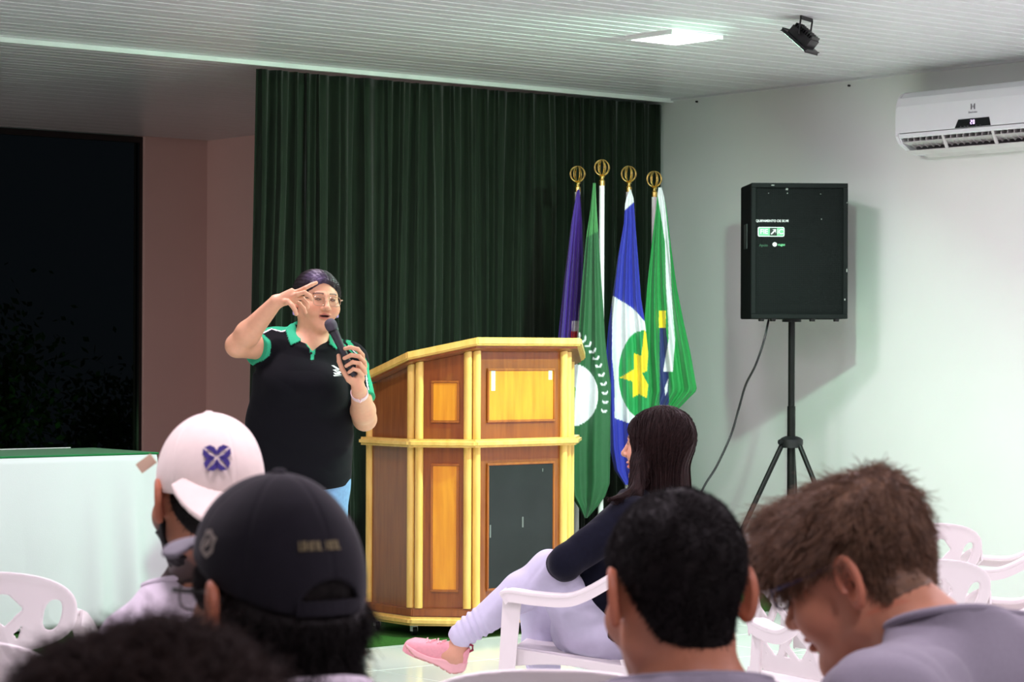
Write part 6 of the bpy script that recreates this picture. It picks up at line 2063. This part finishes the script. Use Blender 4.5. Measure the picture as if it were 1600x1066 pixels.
# ---------------------------------------------------------------- the speaking woman with the microphone
def woman_speaker():
    A3 = lambda x, y, d: np.array(at(x, y, d))
    D = 9.87
    fwd = np.array((math.sin(math.radians(22)), -math.cos(math.radians(22)), 0.0)); r = np.array((fwd[1], -fwd[0], 0.0))     # her right = image left
    hd = head_frame(at(496, 471, D), 180 + 26, 2, -3)
    DM = 9.62
    J = dict(pelvis=A3(468, 735, D), waist=A3(468, 672, D), chest=A3(474, 600, D), neck=A3(487, 535, D))
    J['shoulderR'] = A3(432, 543, 9.86); J['shoulderL'] = A3(546, 566, 9.96)
    J['elbowR'] = A3(371, 540, 9.72); J['wristR'] = A3(431, 472, 9.60)
    J['elbowL'] = A3(570, 655, 9.86); J['wristL'] = A3(560, 607, DM + 0.03)
    for k, s in (('R', 1), ('L', -1)):
        b = J['pelvis'] + r * s * 0.10
        J['hip' + k] = b + np.array((0, 0, -0.02)); J['knee' + k] = np.array((b[0] + r[0] * s * 0.01, b[1] - 0.01, 0.47)); J['ankle' + k] = np.array((b[0] + r[0] * s * 0.02, b[1] + 0.02, 0.10))
        J['heel' + k] = J['ankle' + k] + np.array((0, 0.02, -0.065)); J['toe' + k] = J['heel' + k] + fwd * 0.18 + r * s * 0.03; J['toe' + k][2] = 0.032
    ho = dict(w=1.04, jaw=1.10, cheek=1.22, double=True, mouth=0.0055, ears=True, closed=True)
    wd = dict(hip=(0.195, 0.150), waist=(0.190, 0.155), chest=(0.180, 0.135), neck=0.064, delt=0.062, arm=1.18, leg=1.12, extra=[(tuple(A3(500, 610, D - 0.10)), 0.085), (tuple(A3(452, 605, D - 0.10)), 0.085)])
    wd['xfine'] = [(-1.25, -0.50, 0.0032)]; wd['yfine'] = [(9.48, 9.78, 0.0032)]
    B_ = Body(J, r, hd, ho, wd, {})
    base_skin = B_.skin
    def P3(l): return [A3(*q) for q in l]
    DR = 9.60
    fr_ = 0.0085
    fingers_R = [([(452, 462, DR), (464, 456, DR), (477, 450, DR - 0.01), (487, 445, DR), (494, 442, DR + 0.01)], 0.0085),
                 ([(452, 465, DR), (465, 460, DR - 0.02), (476, 457, DR - 0.03), (484, 462, DR - 0.03), (487, 468, DR - 0.02)], 0.0085),
                 ([(452, 468, DR + 0.01), (463, 466, DR + 0.0), (473, 466, DR + 0.0), (480, 474, DR - 0.0), (481, 481, DR + 0.0)], 0.0080),
                 ([(450, 470, DR + 0.02), (460, 471, DR + 0.03), (468, 474, DR + 0.03), (475, 482, DR + 0.03), (478, 489, DR + 0.03)], 0.0072),
                 ([(440, 471, DR), (450, 471, DR - 0.03), (456, 477, DR - 0.04), (461, 485, DR - 0.04), (463, 491, DR - 0.035)], 0.0092)]
    fingers_L = [([(567, 563, DM + 0.03), (566, 555, DM + 0.005), (559, 546, DM - 0.026), (548, 543, DM - 0.034), (539, 545, DM - 0.026)], 0.0088),
                 ([(570, 573, DM + 0.03), (569, 566, DM + 0.005), (561, 557, DM - 0.028), (549, 555, DM - 0.036), (538, 560, DM - 0.028)], 0.0090),
                 ([(570, 583, DM + 0.03), (569, 577, DM + 0.005), (562, 568, DM - 0.027), (551, 566, DM - 0.035), (541, 572, DM - 0.028)], 0.0086),
                 ([(567, 592, DM + 0.03), (566, 587, DM + 0.005), (560, 579, DM - 0.024), (552, 577, DM - 0.032), (545, 582, DM - 0.026)], 0.0078),
                 ([(556, 602, DM + 0.015), (545, 594, DM - 0.002), (535, 578, DM - 0.008), (530, 565, DM - 0.006), (529, 556, DM - 0.004)], 0.0098)]
    def fing(P, L_):
        d = None
        for pts, r0 in L_:
            e = polycap(P, P3(pts), [r0 * 1.15, r0 * 1.1, r0, r0 * 0.95, r0 * 0.85], 0.003)
            d = e if d is None else smin(d, e, 0.0015)
        return d
    def handR(P):
        d = ecap(P, A3(431, 472, DR), A3(459, 462, DR), (0.25, 0, 1), (0.024, 0.018), (0.031, 0.014))
        return smin(d, fing(P, fingers_R), 0.006)
    def handL(P):
        d = ecap(P, A3(560, 607, DM + 0.03), A3(563, 571, DM + 0.022), (0.15, 1, 0), (0.024, 0.020), (0.034, 0.016))
        d = smin(d, cap(P, A3(557, 602, DM + 0.02), A3(549, 592, DM + 0.0), 0.018, 0.014), 0.012)
        return smin(d, fing(P, fingers_L), 0.006)
    def skin(P):
        d = base_skin(P)
        d = smin(d, near(P, A3(462, 468, DR), 0.19, handR), 0.01)
        return smin(d, near(P, A3(556, 585, DM), 0.19, handL), 0.01)
    B_.skin = skin
    def xc(V, C):
        X, Y = to_px(V)
        return C
    p, org = build_skin(B_, 'woman in a black polo shirt with green collar, speaking into a microphone, standing', srgb(214, 162, 128), dict(lip=srgb(172, 92, 84), mouth=0.006, brow=srgb(72, 50, 42)), h=0.0030, extra_col=xc)
    V3o = V3(org)
    # nails
    # polo shirt
    M_POLO = mat('polo_cloth', (1, 1, 1), 0.9, attr='Col', var=0.06, nscale=150, bump=0.15, bscale=500, sheen=0.03, spec=0.12)
    BLK, MNT, WHT = srgb(13, 14, 18), srgb(54, 170, 126), srgb(232, 238, 236)
    uR = unit(J['elbowR'] - J['shoulderR']); uL = unit(J['elbowL'] - J['shoulderL'])
    cR = J['shoulderR'] + (J['elbowR'] - J['shoulderR']) * 0.52; cL = J['shoulderL'] + (J['elbowL'] - J['shoulderL']) * 0.66
    flapL = [(459, 501), (446, 514), (450, 528), (454, 540), (469, 533), (471, 529), (463, 513)]
    flapR = [(512, 518), (515, 538), (526, 547), (528, 541), (521, 525), (517, 517)]
    vneck = [(468, 520), (471, 530), (487, 560), (512, 538), (514, 518), (500, 505), (480, 505)]
    plack = [(470, 528), (475, 529), (487, 538), (493, 546), (490, 562), (486, 563), (484, 545)]
    def dist_poly(X, Y, pts):
        inside = inpoly(X, Y, pts); d = np.full(X.shape, 1e9)
        for i in range(len(pts)):
            a = np.array(pts[i], float); b = np.array(pts[(i + 1) % len(pts)], float); ab = b - a
            t = np.clip(((X - a[0]) * ab[0] + (Y - a[1]) * ab[1]) / (ab @ ab), 0, 1)
            d = np.minimum(d, np.hypot(X - a[0] - ab[0] * t, Y - a[1] - ab[1] * t))
        return np.where(inside, -d, d)
    def shirt(P):
        g = 0.014
        d = B_.torso(P, g)
        # straight fall of the cloth
        d = smin(d, ecap(P, J['pelvis'] - V3((0, 0, 0.04)), J['waist'] + V3((0, 0, 0.08)), B_.side, (0.208, 0.165), (0.205, 0.165)), 0.03)
        aR = cap(P, J['shoulderR'], J['shoulderR'] + (J['elbowR'] - J['shoulderR']) * 0.9, 0.068, 0.076); aR = smax(aR, (P - cR) @ uR, 0.003)
        aL = cap(P, J['shoulderL'], J['shoulderL'] + (J['elbowL'] - J['shoulderL']) * 0.9, 0.070, 0.066); aL = smax(aL, (P - cL) @ uL, 0.003)
        d = smin(d, np.minimum(aR, aL), 0.03)
        nk = cap(P, J['neck'] - V3((0, 0, 0.03)), J['neck'] + V3((-0.005, 0.012, 0.065)), 0.098, 0.074)
        d = smin(d, nk, 0.03)
        # folds: long soft ones from the armpits, small ones at the waist
        d = d + vnoise(P * V3((1, 1, 0.45)), 22, 5) * 0.005 - np.abs(vnoise(P * V3((0.7, 0.7, 1.2)), 30, 12)) * 0.004
        # open neck: cut everything above a sloping plane, deeper in front
        X, Y = to_px(P); front = P[:, 1] < J['neck'][1] + 0.02
        nn = unit((fwd[0] * 0.62, fwd[1] * 0.62, 1.0))
        d = smax(d, (P - (J['neck'] + V3((0, 0, 0.040)))) @ nn, 0.004)
        vd = dist_poly(X, Y, [(471, 522), (474, 530), (488, 549), (511, 531), (512, 515)]) * D / FPX
        d = np.where(front, smax(d, -vd.astype(f4), 0.003), d)
        fl = np.minimum(dist_poly(X, Y, flapL), dist_poly(X, Y, flapR))
        d = np.where(front, d - 0.006 * np.clip(-fl / 0.8 + 0.5, 0, 1).astype(f4), d)
        return smax(d, (0.775 + 0.02 * np.abs((P - J['pelvis']) @ B_.side) / 0.2) - P[:, 2], 0.003)
    def scol(V):
        X, Y = to_px(V); C = np.tile(np.array(BLK), (len(V), 1))
        front = V[:, 1] < J['neck'][1] + 0.03
        dR = (V - cR) @ uR; dL = (V - cL) @ uL
        nearR = length(V - J['shoulderR']) < 0.22; nearL = length(V - J['shoulderL']) < 0.24
        # mint yoke on the near shoulder with white piping
        yl = np.interp(X, [396, 404, 414, 424, 432, 440, 448], [527, 523, 519, 514, 516, 518, 516])
        m = nearR & (Y < yl) & (X < 452); C[m] = MNT
        C[nearR & (np.abs(Y - yl) < 0.9) & (X < 446)] = WHT
        # outer stripe on the other sleeve
        xl = np.interp(Y, [535, 545, 552, 560, 570, 582, 600, 612, 640], [536, 546, 553, 559, 565, 569, 571, 574, 582])
        m = nearL & (X > xl + 3.6) & (Y > 538); C[m] = BLK
        C[nearL & (np.abs(X - xl - 2.8) < 1.0) & (Y > 540)] = WHT
        C[nearL & (X > xl + 4.6) & (X < xl + 12)] = MNT
        C[nearL & (X > xl - 3.5) & (X < xl - 0.4) & (Y < 556)] = MNT
        tor = B_.torso(V) > 0.030; C[nearR & (dR > -0.014) & (dR < 0.01) & tor] = MNT; C[nearL & (dL > -0.010) & (dL < 0.01) & tor] = MNT
        for q in (flapL, flapR): C[inpoly(X, Y, q) & front] = MNT
        C[inpoly(X, Y, plack) & front] = MNT
        # collar stand round the neck
        cs = (length((V - J['neck'])[:, :2]) < 0.105) & (V[:, 2] > J['neck'][2] + 0.012) & ~front
        C[cs] = MNT
        return C
    lo = np.array((A3(375, 600, 9.6)[0] - 0.04, 9.60, 0.74)); hi = np.array((A3(600, 600, 10)[0], 10.20, J['neck'][2] + 0.14))
    sh, SV, SF = part('polo_shirt', shirt, lo, hi, 0.0042, M_POLO, p, org, None, scol)
    # chest print: wings over two bars
    MW = mat('shirt_print', srgb(226, 232, 230), 0.8)
    def decal(name, polys, m, parent):
        bm = bmesh.new()
        for pts in polys:
            vs = []
            for (x, y_) in pts:
                q, _ = hit(x, y_, shirt, 9.62); q = q + Vector(fwd) * 0.006
                vs.append(bm.verts.new(q - Vector(org)))
            bm.faces.new(vs)
        return bm_obj(name, bm, m, parent)
    decal('print', [[(517, 571), (521, 571), (532, 578), (527, 578)], [(519, 578), (524, 577), (534, 582), (529, 584)], [(520, 582), (527, 583), (534, 586), (523, 585.5)], [(520, 586), (532, 587.2), (541, 588.6), (541, 589.8), (521, 588)]], MW, sh)
    # buttons
    for (x, y_) in ((486, 552), (487, 566)):
        q, _ = hit(x, y_, shirt, 9.62)
        lathe('button', [(0.0005, 0), (0.0055, 0), (0.005, 0.002), (0.0005, 0.0022)], MW if False else M_BLACK, sh, 12, frame_m(q - Vector(org), Vector(r), (0, 0, 1), Vector(fwd)))
    # jeans and shoes
    M_LJ = mat('light_blue_jeans', srgb(118, 160, 196), 0.9, var=0.08, nscale=80, bump=0.2, bscale=500)
    lo, hi = bounds([J[k_] for k_ in J if k_[:3] in ('pel', 'hip', 'kne', 'ank', 'wai')], 0.2)
    def LG(P, g):
        return smin(smin(B_.leg(P, 'L', g), B_.leg(P, 'R', g), 0.02), ecap(P, J['pelvis'] - V3((0, 0, 0.05)), J['waist'] - V3((0, 0, 0.06)), B_.side, (0.196, 0.150), (0.180, 0.140)), 0.04)
    garment('jeans', B_, p, org, M_LJ, 0.010, lo, hi, [LG], [lambda P: P[:, 2] - (J['pelvis'][2] + 0.08), lambda P: 0.08 - P[:, 2]], h=0.008, wr=0.003, seed=6)
    for k in 'RL':
        lo3, hi3 = bounds([J['ankle' + k], J['heel' + k], J['toe' + k]], 0.06); lo3[2] = -0.005
        part('shoe', lambda P, k=k: smax(B_.foot(P, k, 0.007), P[:, 2] - 0.10, 0.004), lo3, hi3, 0.006, M_BLACK, p, org)
    # hair: smooth, swept back, with a violet sheen painted into the colour of the front lock
    M_HV = mat('dark_hair_painted_sheen', (1, 1, 1), 0.4, attr='Col', var=0.25, nscale=120, spec=0.5)
    def hf(P):
        Q = loc(P, hd); x, y, z = Q[:, 0], Q[:, 1], Q[:, 2]
        base = skull(Q, 1.04)
        zl_ = np.interp(y, [-0.12, -0.08, -0.05, -0.02, 0.0, 0.03, 0.055, 0.08, 0.10], [-0.09, -0.085, -0.07, -0.045, -0.02, 0.012, 0.042, 0.068, 0.082]).astype(f4)
        zl_ = zl_ + 0.016 * np.clip(1 - np.abs(x - 0.008) / 0.045, 0, 1) * (y > 0.04)
        hl = z - zl_
        t = 0.012 + 0.006 * np.clip((-y - 0.02) / 0.05, 0, 1) + 0.010 * np.exp(-((z - 0.075) / 0.03) ** 2) * np.clip((y - 0.02) / 0.05, 0, 1) * (0.4 + 0.6 * (x > 0))
        t = t * np.clip(hl / 0.012, 0, 1) - 0.004 * (hl < 0)
        a = np.arctan2(x - 0.01, z - 0.02)
        t = t + 0.0012 * np.sin(a * 34 + y * 40) * np.clip(hl / 0.02, 0, 1)
        d = base - t
        bun = ell(Q, (0.0, -0.115, 0.0), (0.048, 0.035, 0.045))
        return np.minimum(smax(d, -(hl + 0.003), 0.003), bun)
    c = hd[0]
    V, F = surf_nets(hf, axis(c[0] - 0.17, c[0] + 0.17, 0.003), axis(c[1] - 0.17, c[1] + 0.19, 0.003), axis(c[2] - 0.14, c[2] + 0.16, 0.003))
    Q = loc(V, hd)
    P0, N = surface_points(V, F, 1500, RNG, (Q[:, 1] > 0.0) & (Q[:, 2] > 0.03))
    def dirs(P, k):
        Qh = loc(P.astype(f4), hd); Dl = np.stack([np.sign(Qh[:, 0] + 0.01) * 0.8, -1.0 * np.ones(len(P)), -0.6 * np.ones(len(P))], 1)
        return Dl @ hd[1].T
    S = follow(P0, dirs, hf, 9, 0.012, 0.001, rng=RNG)
    sv, sf = strands_mesh(None, S, 0.0008, 0.0005, RNG)
    VV, FF = join_arrays([(V, F), (sv, sf)])
    Qa = loc(VV, hd)
    Cc = np.tile(np.array(srgb(26, 18, 21)), (len(VV), 1))
    w = np.exp(-(((Qa[:, 0] - 0.030) / 0.030) ** 2 + ((Qa[:, 2] - 0.085) / 0.035) ** 2)) * (Qa[:, 1] > 0.0)
    Cc = Cc * (1 - w[:, None]) + np.array(srgb(92, 76, 112))[None] * w[:, None]
    arr_mesh('hair', VV, FF, M_HV, p, Cc, org)
    # eyes, glasses, earrings, bracelet, ring
    me = mat('eye_white', srgb(225, 215, 210), 0.2); mi = mat('iris', srgb(40, 24, 16), 0.2)
    for s in (-1, 1):
        cc = glob((s * 0.0315, 0.078, 0.010), hd) - V3o
        Mz = Matrix([list(map(float, q)) for q in hd[1]]).to_4x4(); Mz.translation = Vector(map(float, cc))
        e = lathe('eye', [(0.012 * math.sin(PI * i / 10) + 1e-4, -0.012 * math.cos(PI * i / 10)) for i in range(11)], me, p, 16, Mz)
    mg = mat('thin_gold_frame', (0.72, 0.55, 0.40), 0.25, metal=0.9)
    glasses(hd, org, p, mg, M_LENS, r=0.0011, hgt=0.038, w=0.050, z=0.002)
    mr = mat('earring', srgb(170, 150, 210), 0.3, coat=0.5)
    for s in (-1, 1):
        q = glob((s * 0.090, -0.010, -0.050), hd) - V3o
        lathe('earring', [(0.001, -0.014), (0.009, -0.010), (0.010, 0.0), (0.007, 0.010), (0.001, 0.013)], mr, p, 14, Matrix.Translation(Vector(map(float, q))))
    a, b = J['wristL'], J['elbowL']; u = unit(b - a); cc = a + (b - a) * 0.16
    t1 = unit(np.cross(u, (0, 1, 0))); t2 = np.cross(u, t1)
    fs = lambda P: B_.arm(P, 'L')
    pts = []
    for i in range(28):
        an = 2 * PI * i / 28; d = t1 * math.cos(an) + t2 * math.sin(an); rr = 0.03
        for _ in range(20): rr -= float(skin((cc + d * rr)[None].astype(f4))[0]) * 0.8
        pts.append(Vector(map(float, cc + d * (rr + 0.001) - V3o)))
    bm = bmesh.new(); add_sweep(bm, pts, [(-0.010, -0.0015), (0.010, -0.0015), (0.010, 0.0015), (-0.010, 0.0015)], Vector(map(float, np.cross(u, (0, 1, 0)))), None, False, True)
    bm_obj('bracelet', bm, mat('pale_bracelet', srgb(226, 200, 200), 0.5), p)
    # microphone in her left hand: a thing of its own
    m0, m1 = at(517.5, 509, DM - 0.012), at(554, 588, DM - 0.006)
    ax = (m1 - m0); Lm = ax.length; ax.normalize()
    q = (-ax).to_track_quat('Z', 'Y')
    mic = empty('microphone', m1); mic.rotation_mode = 'QUATERNION'; mic.rotation_quaternion = q
    tag(mic, 'black handheld microphone held to the mouth of the speaking woman', 'microphone')
    MB = mat('mic_body', srgb(38, 36, 44), 0.4); MGR = mat('mic_grille', srgb(70, 62, 76), 0.5, bump=0.8, bscale=900)
    lathe('body', [(0.001, 0.0), (0.0115, 0.0), (0.0130, 0.006), (0.0125, 0.05), (0.0145, 0.12), (0.0185, Lm - 0.032), (0.0205, Lm - 0.022), (0.001, Lm - 0.020)], MB, mic, 22)
    lathe('grille', [(0.001, Lm - 0.021), (0.0200, Lm - 0.021), (0.0245, Lm - 0.006), (0.0250, Lm + 0.004), (0.0235, Lm + 0.014), (0.018, Lm + 0.023), (0.009, Lm + 0.028), (0.001, Lm + 0.029)], MGR, mic, 22)
    lathe('collar_ring', [(0.0205, Lm - 0.026), (0.0222, Lm - 0.026), (0.0222, Lm - 0.019), (0.0205, Lm - 0.019)], M_DARK, mic, 22)
    box('switch', (0.0, -0.0155, Lm - 0.06), (0.006, 0.005, 0.018), mat('switch_grey', srgb(190, 190, 196), 0.4), mic, 0.001)
    return p
woman_speaker()
